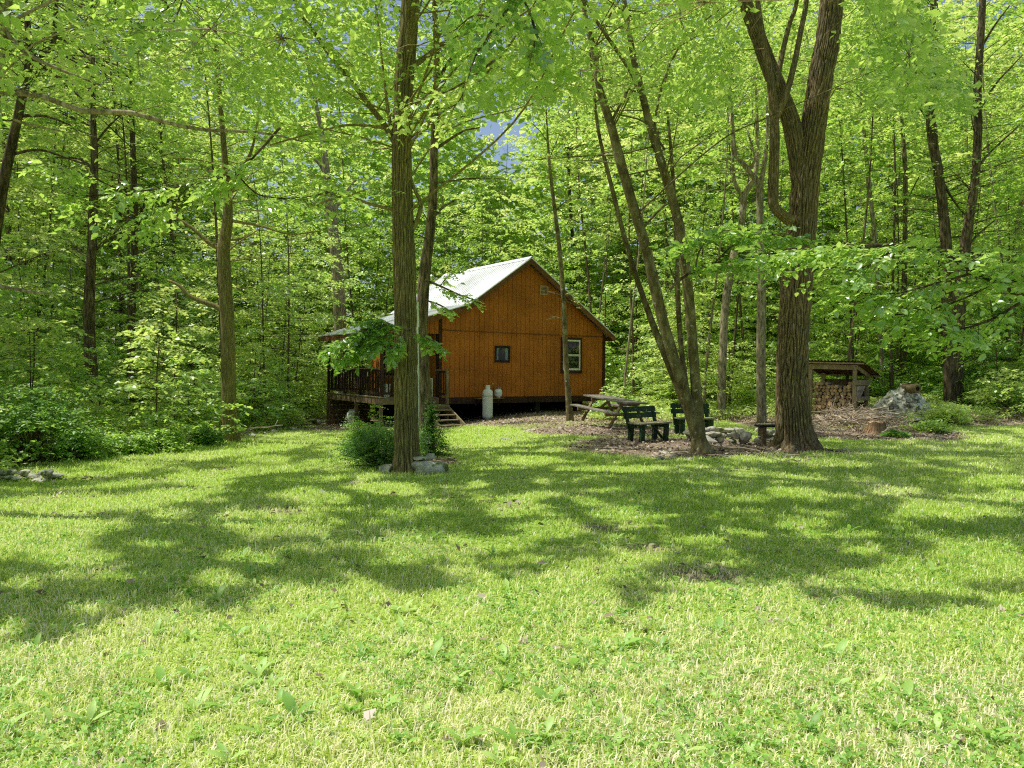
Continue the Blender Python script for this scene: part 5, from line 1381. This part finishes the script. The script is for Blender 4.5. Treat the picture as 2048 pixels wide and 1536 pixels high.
# white tank and leaning planks under the porch
q = on_cabin(-1.9, 3.3, 0); q[2] = float(g(q[0], q[1]))
r = thing('white_tank', 'round white plastic tank half hidden under the porch deck', 'tank', q)
mb = MB(); mb.lathe([(.0, .02), (.14, .03), (.21, .14), (.23, .30), (.21, .46), (.12, .58), (.05, .62), (0, .625)], 24); mb.build('body', M['white_paint'], r, smooth=True)
for i, (da, h) in enumerate(((0, .95), (.12, .85), (.24, .78))):
    q = on_cabin(-2.13 + da, 4.55, 0); q[2] = float(g(q[0], q[1]))
    mb = MB(); mb.bar((0, 0, 0), (.04 + .03 * i, .28, h), .07, .03, (1, 0, 0)); o = mb.build('leaning_plank', M['rust'] if i == 0 else M['oldwood']); o.location = q.tolist(); o.rotation_euler.z = CABIN_ROT
    tag(o, ['rusty red post leaning under the far porch corner', 'taller bare plank leaning next to the rusty post under the porch', 'shortest bare plank leaning under the porch, farthest from the corner'][i], 'plank')
# pale pole between the trunks
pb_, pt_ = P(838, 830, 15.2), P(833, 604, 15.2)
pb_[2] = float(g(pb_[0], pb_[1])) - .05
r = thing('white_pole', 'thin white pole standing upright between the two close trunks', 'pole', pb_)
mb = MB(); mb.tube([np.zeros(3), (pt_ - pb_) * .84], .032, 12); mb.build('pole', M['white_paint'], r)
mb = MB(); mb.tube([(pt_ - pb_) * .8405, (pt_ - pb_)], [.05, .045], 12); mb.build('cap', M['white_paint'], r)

# ------------------------------------------------------------------ picnic table
def picnic_table():
    A = P(1164, 789, 23.1); B = P(1251, 806, 21.1)      # near long edge of the top
    ax = B - A; Ln = float(np.linalg.norm(ax)); rz = math.atan2(ax[1], ax[0]); perp = np.array([-math.sin(rz), math.cos(rz), 0])
    c = (A + B) / 2 + perp * .375
    tilt = math.asin(-ax[2] / Ln)
    q = np.array([c[0], c[1], c[2] - .752])
    r = thing('picnic_table', 'weathered wooden picnic table with attached benches beside the cabin', 'picnic table', q, rz)
    r.rotation_euler = (0, tilt, rz)
    bpy.context.view_layer.update()
    L = Ln / 2
    mb = MB()
    for k in range(5): mb.box((-L, -.37 + k * .15, .715), (L, -.37 + k * .15 + .14, .752))
    mb.build('tabletop', M['tablewood'], r)
    for s in (-1, 1):
        mb = MB(); mb.box((-L, s * .70 - .14, .425), (L, s * .70 - .004, .462)); mb.box((-L, s * .70 + .004, .425), (L, s * .70 + .14, .462)); mb.build('bench_seat', M['tablewood'], r)
        x = s * .72
        for t in (-1, 1):
            mb = MB(); mb.bar((x, t * .22, .714), (x, t * .62, 0), .045, .10, (1, 0, 0)); mb.build('leg', M['oldwood'], r)
        mb = MB(); mb.box((x + .023, -.84, .33), (x + .063, .84, .424)); mb.build('seat_support', M['oldwood'], r)
        mb = MB(); mb.box((x + .023, -.36, .625), (x + .063, .36, .714)); mb.build('top_cleat', M['oldwood'], r)
        mb = MB(); mb.bar((x - .03, 0, .36), (s * .18, 0, .70), .04, .08, (0, 1, 0)); mb.build('brace', M['oldwood'], r)
picnic_table()

# ------------------------------------------------------------------ green benches
def green_bench(label, c, rz, L):
    q = np.array(c, float); q[2] = float(g(q[0], q[1])) - .015
    r = thing('green_bench', label, 'bench', q, rz, 'green benches round the fire ring')
    mb = MB()
    for k in range(3): mb.box((-L / 2, -.24 + k * .145, .425), (L / 2, -.24 + k * .145 + .135, .462))
    mb.build('seat', M['green_seat'], r, bevel=.006)
    for z0 in (.55, .70):
        mb = MB(); y = .235 + (z0 - .45) * .22
        mb.prism([(-L / 2 - .03, y, z0), (-L / 2 - .03, y + .035, z0), (-L / 2 - .03, y + .062, z0 + .125), (-L / 2 - .03, y + .027, z0 + .125)], (L + .06, 0, 0)); mb.build('back_slat', M['green'], r, bevel=.006)
    for s in (-1, 1):
        x = s * (L / 2 - .12)
        mb = MB(); mb.bar((x, .17, .424), (x, .20, 0), .07, .13, (1, 0, 0)); mb.build('leg', M['green'], r)
        mb = MB(); mb.bar((x, -.17, .424), (x, -.15, 0), .07, .13, (1, 0, 0)); mb.build('leg', M['green'], r)
        mb = MB(); mb.bar((x + s * .06, .17, .25), (x + s * .06, .345, .83), .04, .09, (1, 0, 0)); mb.build('back_post', M['green'], r)
        mb = MB(); mb.box((x - .03, -.23, .33), (x + .03, .16, .4235)) ; mb.build('cleat', M['green'], r)
        if s > 0: mb = MB(); mb.bar((x - .05, -.1, .06), (x - .45, -.1, .40), .03, .07, (0, 1, 0)); mb.build('brace', M['green'], r)
b1 = ground_at(1300, 884); green_bench('green slatted bench with peeling seat standing nearest, left of the leaning trunks', (b1[0] + .03, b1[1] + .30, 0), math.radians(40), 1.12)
b2 = ground_at(1395, 870); green_bench('green slatted bench half hidden behind the leaning trunks', (b2[0] - .02, b2[1] + .3, 0), math.radians(9), 1.04)
# small dark bench by the big trunk
q = ground_at(1537, 893)
r = thing('plank_bench', 'low dark plank bench poking out left of the huge trunk', 'bench', (q[0] + .25, q[1] + .25, float(g(q[0], q[1]))), math.radians(8))
mb = MB(); mb.box((-.46, -.14, .43), (.46, .14, .475)); mb.build('seat', M['black'], r)
for s in (-1, 1): mb = MB(); mb.box((s * .33 - .05, -.11, -.02), (s * .33 + .05, .11, .4295)); mb.build('leg', M['oldwood'], r)

# ------------------------------------------------------------------ stones
def stone_mesh(seed, sx, sy, sz, sub=3, flat=0.0):
    bm = bmesh.new(); bmesh.ops.create_icosphere(bm, subdivisions=sub, radius=1)
    rng = np.random.default_rng(seed)
    pl = [(rng.normal(0, 1, 3), rng.uniform(.55, .9)) for _ in range(9)]
    for v in bm.verts:
        p = np.array(v.co)
        for nrm, dd in pl:
            nn = nrm / np.linalg.norm(nrm); e = p @ nn - dd
            if e > 0: p = p - nn * e * .9
        p = p * (1 + .16 * (float(vnoise(p[0] * 2.2 + seed, p[1] * 2.2, p[2] * 2.2, seed)) - .5) + .06 * (float(vnoise(p[0] * 7 + seed, p[1] * 7, p[2] * 7, seed)) - .5))
        v.co = Vector((p[0] * sx, p[1] * sy, p[2] * sz))
    me = bpy.data.meshes.new('stone'); bm.to_mesh(me); bm.free(); me.materials.append(M['stone'])
    return me
def put(name, me, loc, rz, label, cat, group=None, sc=1.0, tilt=(0, 0)):
    o = link(name, me); o.location = [float(v) for v in loc]; o.rotation_euler = (tilt[0], tilt[1], rz); o.scale = (sc,) * 3
    return tag(o, label, cat, group)
q = ground_at(852, 948)
put('boulder', stone_mesh(1, .37, .28, .17, 4), (q[0], q[1] + .18, q[2] + .06), .1, 'broad flat pale boulder at the right foot of the middle trunk', 'boulder')
put('flat_stone', stone_mesh(2, .15, .11, .045), (q[0] - .10, q[1] + .16, q[2] + .235), .4, 'flat stone lying on the left of the broad boulder', 'stone', tilt=(.05, .08))
put('flat_stone', stone_mesh(3, .12, .10, .05), (q[0] + .04, q[1] + .24, q[2] + .27), 1.2, 'smaller tilted stone on top of the broad boulder', 'stone', tilt=(.1, -.25))
q = ground_at(772, 944); put('boulder', stone_mesh(4, .17, .14, .12), (q[0], q[1] + .05, q[2] + .03), .6, 'small grey boulder at the left foot of the middle trunk under the bush', 'boulder')
SM = [stone_mesh(10 + i, *s) for i, s in enumerate(((.16, .12, .08), (.20, .13, .07), (.12, .12, .09), (.22, .15, .06), (.10, .08, .07)))]
rng = np.random.default_rng(55)
cx, cy = ground_at(1478, 884)[:2]
cy += .15
for k in range(64):
    th = rng.uniform(0, 6.28); lay = k % 2
    rr = rng.normal(.98, .10)
    x, y = cx + math.cos(th) * rr * 1.05, cy + math.sin(th) * rr * .75
    put('fire_ring_stone', SM[k % 5], (x, y, float(g(x, y)) + .08 + lay * .13), rng.uniform(0, 6.28), 'rough grey stone heaped in the low fire ring between the benches and the huge trunk', 'stone', 'stones of the fire ring', rng.uniform(.8, 1.25), (rng.normal(0, .2), rng.normal(0, .2)))
for k, (px, py) in enumerate([(1010, 880), (1060, 862), (1120, 858), (1330, 905), (1350, 912), (1320, 918), (1380, 920), (905, 850), (925, 860)]):
    q = ground_at(px, py); put('flat_stone', SM[k % 5], (q[0], q[1], q[2] - .0), rng.uniform(0, 6), 'half buried stone showing in the bare ground between the cabin steps and the leaning trunks', 'stone', 'half buried yard stones', .8, (0, 0))
q0 = ground_at(20, 968)
for k in range(22):
    lay = k % 3
    x = q0[0] + rng.uniform(-.9, .45) * (1 - .1 * lay); y = q0[1] + .35 + rng.uniform(-.12, .25)
    put('wall_stone', SM[[1, 3, 0][k % 3]], (x, y, float(g(x, y)) + .0 + lay * .06), rng.uniform(-.4, .4), 'flat grey stone in the low dry stack at the far left edge of the lawn', 'stone', 'stones of the low dry stack', rng.uniform(.55, .85), (rng.normal(0, .06), rng.normal(0, .06)))
# stones along the left lawn edge
for k in range(22):
    f = k / 21; q = ground_at(190 + 400 * f + rng.normal(0, 6), 912 - 52 * f ** .8 + rng.normal(0, 2))
    put('edging_stone', SM[k % 5], (q[0], q[1] + .25, q[2] + .02), rng.uniform(0, 6), 'weathered stone lying along the left edge of the lawn before the woods', 'stone', 'stones edging the lawn on the left', rng.uniform(.6, 1.1))
q = ground_at(630, 845)
for k, (dx, dy, s) in enumerate(((0, 0, 1.5), (.5, .2, 1.2), (-.5, -.1, 1.1))):
    put('boulder', SM[[3, 1, 3][k]], (q[0] + dx, q[1] + dy, float(g(q[0] + dx, q[1] + dy)) + .06), k * 1.1, ['large flat boulder left of the far porch corner', 'boulder right beside the far porch support', 'outermost boulder left of the porch near the woods'][k], 'boulder', None, s * 1.25)

# ------------------------------------------------------------------ firewood shed
def shed():
    d = 24.6
    A = P(1620, 824, d); B = P(1703, 826, d - .9)
    o = np.array([A[0], A[1], 0]); ax = (B - A)[:2]; W = float(np.linalg.norm(ax)); rz = math.atan2(ax[1], ax[0])
    gzv = float(g(A[0], A[1])); 
    zb = min(P(1620, 824, d)[2], 10)
    o[2] = float(g(A[0], A[1]))
    r = thing('firewood_shed', 'open timber firewood shed with a slanting corrugated roof', 'shed', o, rz)
    s = d / F
    W += .08; D = 1.15; HF = 1.52; HB = 1.42; HR = .0
    H = lambda x, y: 1.68 - .02 * x - .30 * y / D * 1.0
    for (x, y) in ((0, 0), (W, 0), (0, D), (W, D)):
        mb = MB(); mb.box((x - .055, y - .045, -.25), (x + .055, y + .045, H(x, y) - .001)); mb.build('post', M['shedwood'], r)
    mb = MB(); mb.prism([(-.06, -.085, H(0, 0) - .16), (W + .06, -.085, H(W, 0) - .16), (W + .06, -.085, H(W, 0) + .0), (-.06, -.085, H(0, 0) + .0)], (0, .038, 0)); mb.build('header_beam', M['shedwood'], r)
    mb = MB(); mb.prism([(W + .057, -.05, H(W, 0) - .13), (W + .057, D + .05, H(W, D) - .13), (W + .057, D + .05, H(W, D) + .0), (W + .057, -.05, H(W, 0) + .0)], (.03, 0, 0)); mb.build('rafter', M['shedwood'], r)
    for z in (.50, 1.0):
        mb = MB(); mb.box((W + .057, -.06, z), (W + .092, D + .08, z + (.13 if z < .8 else .17))); mb.build('side_rail', M['shedwood'], r)
    for z in (.12, .50, .88):
        mb = MB(); mb.box((-.0, D + .047, z), (W, D + .07, z + .3)); mb.build('back_board', M['oldwood'], r)
    mb = MB(); mb.box((.06, .0, .06), (W - .06, D - .1, .11)); mb.build('floor_pallet', M['oldwood'], r)
    # corrugated roof
    n = 90; xs = np.linspace(-.30, W + .35, n)
    y0, y1 = -.28, D + .42
    vs = []; fs = []
    for i, x in enumerate(xs):
        c = .018 * math.sin(i * 2 * math.pi / 4.5)
        for y in (y0, y1):
            for dz in (0, .008): vs.append((x, y, H(x, y) + .045 + c + dz))
    for i in range(n - 1):
        b = i * 4; c = b + 4
        fs += [(b, c, c + 2, b + 2), (b + 1, b + 3, c + 3, c + 1), (b, b + 1, c + 1, c), (b + 2, c + 2, c + 3, b + 3)]
    mb = MB(); mb.add(vs, fs); mb.build('roof', M['shedroof'], r)
    mb = MB(); mb.bar((-.28, -.2, H(-.28, -.2) - .002), (W + .33, -.2, H(W + .33, -.2) - .002), .05, .05); mb.bar((-.28, D + .2, H(-.28, D + .2) - .002), (W + .33, D + .2, H(W + .33, D + .2) - .002), .05, .05); mb.build('purlin', M['shedwood'], r)
    # logs
    rng = np.random.default_rng(66)
    LM = []
    for k in range(5):
        mb = MB(); rad = [.055, .065, .048, .06, .07][k]
        nseg = [12, 5, 12, 4, 11][k]
        th = np.linspace(0, 2 * np.pi, nseg, endpoint=False) + .3
        prof = rad * (1 + rng.normal(0, .08, nseg))
        if k in (1, 3): prof *= 1.15
        pts = np.stack([prof * np.cos(th), 0 * th, prof * np.sin(th)], -1)
        mb.prism(pts + np.array([0, -.22, 0]), (0, .44, 0))
        me = mb.mesh('log'); me.materials.append(M['stick']); me.materials.append(M['logend'])
        me.polygons[0].material_index = 1; me.polygons[1].material_index = 1
        if k in (1, 3):
            for p_ in me.polygons:
                if p_.index >= 2 and p_.index % 2: p_.material_index = 1
        LM.append(me)
    Rm = Matrix.Translation(Vector(o)) @ Matrix.Rotation(rz, 4, 'Z')
    row = 0; z = .17
    while z < 1.10:
        x = .12 + (.06 if row % 2 else 0)
        while x < W - .10:
            if z > .95 and rng.random() < .35: x += .12; continue
            k = int(rng.integers(0, 5))
            w = Rm @ Vector((x, .25 + rng.uniform(-.04, .07), z + rng.normal(0, .006)))
            ob = link('firewood_log', LM[k]); ob.location = w; ob.rotation_euler = (0, rng.uniform(0, 6.28), rz + rng.normal(0, .05)); ob.rotation_mode = 'XYZ'
            tag(ob, 'split firewood log with a pale cut end stacked in the shed', 'log', 'firewood logs stacked in the shed')
            x += .128 + rng.uniform(-.012, .02)
        z += .108; row += 1
    for k in range(5):
        w = Rm @ Vector((W + .0, .22 + k * .12, .80))
        ob = link('split_log', LM[1 if k % 2 else 3]); ob.location = w; ob.rotation_euler = (1.45 + rng.normal(0, .12), .3, rz + rng.normal(0, .1)); ob.scale = (.8, .85, .8)
        tag(ob, 'pale split log standing upright behind the side rails of the shed', 'log', 'upright split logs in the shed side')
shed()

# ------------------------------------------------------------------ tarp covered heap, hollow log, stump and brush pile
def heap():
    q = P(1806, 838, 22.4); q[2] = float(g(q[0], q[1])); base = q.copy()
    r = thing('tarp_covered_heap', 'heap of wood covered by a crumpled faded camouflage tarp', 'tarp', base)
    n = 110; m = 64
    th = np.linspace(0, 2 * np.pi, n, endpoint=False); f = np.linspace(0, 1, m)
    TH, FF = np.meshgrid(th, f)
    rx = .98 + .12 * np.sin(TH * 3 + 1) + .10 * np.sin(5 * TH); ry = .6 + .08 * np.sin(TH * 4)
    prof = FF ** .85
    X = np.cos(TH) * rx * prof; Y = np.sin(TH) * ry * prof
    h = 1.02 * (1 - FF ** 1.55) * (1 - .22 * np.clip(X + .1, 0, 1))
    h = h * (1 + .0 * X)
    h += .16 * np.exp(-((X - .42) ** 2 + Y ** 2) / .09) * (1 - FF)
    fold = 1 - 2 * np.abs(vnoise(np.cos(TH) * 3.2, np.sin(TH) * 3.2, FF * 2.2, 5) - .5) * 2
    fold2 = 1 - 2 * np.abs(vnoise(X * 4.2, Y * 4.2, h * 3, 6) - .5) * 2
    fold3 = vnoise(X * 11, Y * 11, h * 8, 7) - .5
    X += np.cos(TH) * .08 * (fold - .3) * FF; Y += np.sin(TH) * .08 * (fold - .3) * FF
    Z = h + .16 * (fold2 - .5) * (1 - FF * .5) + .10 * fold3 + .06 * fold * FF - .22 * np.exp(-((X + .42) ** 2 + (Y + .42) ** 2) / .03)
    Z += .10 * np.sin(X * 5 + 1) * np.sin(Y * 4) * (1 - FF)
    Z = np.maximum(Z, -.03)
    X += .035 * fold3; Y += .035 * fold3
    V = np.stack([X, Y, Z], -1).reshape(-1, 3)
    fs = []
    for i in range(m - 1):
        for j in range(n):
            k = (j + 1) % n
            fs.append((i * n + j, (i + 1) * n + j, (i + 1) * n + k, i * n + k))
    mb = MB(); mb.add(V, fs); mb.build('tarp', M['tarp'], r, smooth=True)
    hl = P(1820, 777, 22.2); rr = thing('hollow_log', 'short hollow log with a dark round opening lying on top of the tarp', 'log', hl, math.radians(-72))
    mb = MB()
    th = np.linspace(0, 2 * np.pi, 20, endpoint=False); vs = []
    for (x, ro) in ((-.26, .155), (.28, .13), (.28, .075), (-.26, .11)):
        for t in th: vs.append((x, ro * math.cos(t) * (1 + .08 * math.sin(3 * t)), ro * math.sin(t)))
    nn = 20; fs = []
    for i in range(4):
        for j in range(nn):
            k = (j + 1) % nn; a_ = i * nn; b_ = ((i + 1) % 4) * nn
            fs.append((a_ + j, a_ + k, b_ + k, b_ + j))
    mb.add(vs, fs); ob = mb.build('bark', M['oldwood'], rr)
    mb = MB(); mb.prism([(-.05, .1 * math.cos(t), .1 * math.sin(t)) for t in th[::2]], (.06, 0, 0)); mb.build('hollow', M['black'], rr)
heap()
def brush():
    q = ground_at(1752, 866)
    r = thing('tree_stump', 'low rotten tree stump at the front of the brush pile', 'stump', q)
    mb = MB(); n = 28; th = np.linspace(0, 2 * np.pi, n, endpoint=False); vs = []
    for k, (z, ro) in enumerate(((-.05, .36), (.08, .28), (.2, .245), (.30, .235))):
        for t in th: vs.append((ro * (1 + .12 * math.sin(3 * t + 1) + .05 * math.sin(9 * t)) * math.cos(t), ro * (1 + .12 * math.sin(3 * t + 1) + .05 * math.sin(9 * t)) * math.sin(t), z + (.03 * math.sin(5 * t) if k == 3 else 0)))
    fs = [(i * n + j, i * n + (j + 1) % n, (i + 1) * n + (j + 1) % n, (i + 1) * n + j) for i in range(3) for j in range(n)]
    mb.add(vs, fs); mb.build('bark', M['stump'], r)
    mb = MB(); mb.add(vs[3 * n:], [tuple(range(n))]); mb.build('cut_face', M['logend'], r)
    a, b = ground_at(1652, 850), ground_at(1700, 856)
    r = thing('pale_log', 'pale thick broken log lying at the left end of the brush pile', 'log', (a + b) / 2 + np.array([0, .2, .16]), math.radians(-14))
    mb = MB(); mb.tube([(-.5, 0, .10), (-.35, 0, .04), (0, .02, 0), (.4, 0, -.05), (.75, .03, -.1)], [.055, .08, .075, .06, .04], 12, disp=bark_disp(3, .12, 31)); mb.build('log', M['stick'], r, smooth=True)
    rng = np.random.default_rng(88)
    SMs = []
    for k in range(6):
        L = rng.uniform(.7, 1.3); n = 7; t = np.linspace(-.5, .5, n)
        pts = np.stack([t * L, np.cumsum(rng.normal(0, .035, n)), np.cumsum(rng.normal(0, .03, n))], -1); mb = MB()
        r0 = rng.uniform(.012, .026)
        mb.tube(pts, np.linspace(r0, r0 * .4, n), 6)
        for z in range(3):
            i = int(rng.integers(2, n - 1)); e = pts[i] + np.array([rng.uniform(.08, .2), rng.uniform(-.18, .18), rng.uniform(-.05, .15)]); mb.tube([pts[i], (pts[i] + e) / 2 + .01, e], [r0 * .5, r0 * .35, r0 * .2], 4)
        me = mb.mesh('stick'); me.materials.append(M['stick']); SMs.append(me)
    for k in range(120):
        px = 1640 + 175 * rng.random(); f = 1 - abs((px - 1725) / 100) ** 1.6
        q = ground_at(px, 858 + rng.normal(0, 7)); z = q[2] + .05 + max(0, f) * .5 * rng.random() ** .8
        o = link('brush_stick', SMs[k % 6]); o.location = (float(q[0]), float(q[1] + .35), float(z)); o.rotation_euler = (rng.uniform(-.5, .5), rng.normal(0, .22), rng.normal(0, .6) + (math.pi if rng.random() < .5 else 0))
        tag(o, 'dry bare stick lying in the brush pile before the firewood shed', 'stick', 'sticks of the brush pile')
    for k in range(5):
        q = ground_at(1665 + k * 12, 846); o = link('upright_twig', SMs[k % 6]); o.location = (float(q[0]), float(q[1] + .3), float(q[2] + .45)); o.rotation_euler = (0, -1.1 - .15 * k, rng.uniform(-1, 1)); o.scale = (.8,) * 3
        tag(o, 'thin bare twig sticking up out of the brush pile', 'stick', 'upright twigs of the brush pile')
    for k in range(34):
        px, py = [(1440, 895), (1540, 915), (1640, 905), (1470, 905), (1900, 878), (1590, 925), (1500, 880)][k % 7]
        q = ground_at(px + rng.normal(0, 32), py + rng.normal(0, 6))
        o = link('fallen_twig', SMs[k % 6]); o.location = (float(q[0]), float(q[1]), float(q[2] + .02)); o.rotation_euler = (rng.normal(0, .1), rng.normal(0, .04), rng.uniform(0, 6.28)); s_ = rng.uniform(.4, .9); o.scale = (s_,) * 3
        tag(o, 'grey fallen twig lying on the bare ground round the leaning and huge trunks', 'stick', 'fallen twigs on the bare ground')
    q = ground_at(1915, 880)
    r = put('fallen_branch', SMs[0], (q[0], q[1] + .2, q[2] + .04), .2, 'curved grey fallen branch at the right lawn edge under the bushes', 'branch', None, 1.3)
    for k in range(16):
        f = k / 15; q = ground_at(185 + 330 * f, 917 - 48 * f)
        o = link('edge_stick', SMs[k % 6]); o.location = (float(q[0]), float(q[1] + .15), float(q[2] + .03)); o.rotation_euler = (0, 0, .55 + rng.normal(0, .25)); o.scale = (1.1, 1.6, 1.6)
        tag(o, 'dry stick lying along the left edge of the lawn below the woods', 'stick', 'sticks along the left lawn edge')
brush()

# ------------------------------------------------------------------ sky, sun, camera
w = bpy.data.worlds.new('World'); scene.world = w; w.use_nodes = True
nt = w.node_tree; bg = nt.nodes['Background']
sk = nt.nodes.new('ShaderNodeTexSky'); sk.sky_type = 'NISHITA'; sk.sun_disc = False
sk.sun_elevation = SUN_EL; sk.sun_rotation = math.atan2(SUN[0], SUN[1]); sk.air_density = 1.0; sk.dust_density = 2.5; sk.ozone_density = 1.0
nt.links.new(sk.outputs[0], bg.inputs[0]); bg.inputs[1].default_value = .142
sl = bpy.data.lights.new('sun', 'SUN'); sl.energy = 5.0; sl.angle = math.radians(.5); sl.color = (1.0, .97, .91)
so = bpy.data.objects.new('sun', sl); COL.objects.link(so); so.rotation_euler = Vector(SUN).to_track_quat('Z', 'Y').to_euler()
cam = bpy.data.cameras.new('camera'); cam.sensor_width = 36; cam.lens = F / 2048 * 36; cam.clip_end = 2000; cam.clip_start = .1
co = bpy.data.objects.new('camera', cam); COL.objects.link(co)
co.matrix_world = Matrix.Translation(Vector(EYE)) @ Matrix(CM.tolist()).to_4x4()
scene.camera = co
scene.view_settings.view_transform = 'Standard'; scene.view_settings.look = 'None'; scene.view_settings.exposure = 0
cy_ = scene.cycles
cy_.max_bounces = 5; cy_.diffuse_bounces = 4; cy_.glossy_bounces = 1; cy_.transmission_bounces = 4; cy_.transparent_max_bounces = 6
cy_.use_denoising = False; cy_.filter_width = 1.15; cy_.denoising_prefilter = 'ACCURATE'; cy_.denoising_input_passes = 'RGB_ALBEDO_NORMAL'; cy_.sample_clamp_indirect = 4; cy_.use_adaptive_sampling = True; cy_.adaptive_threshold = .015
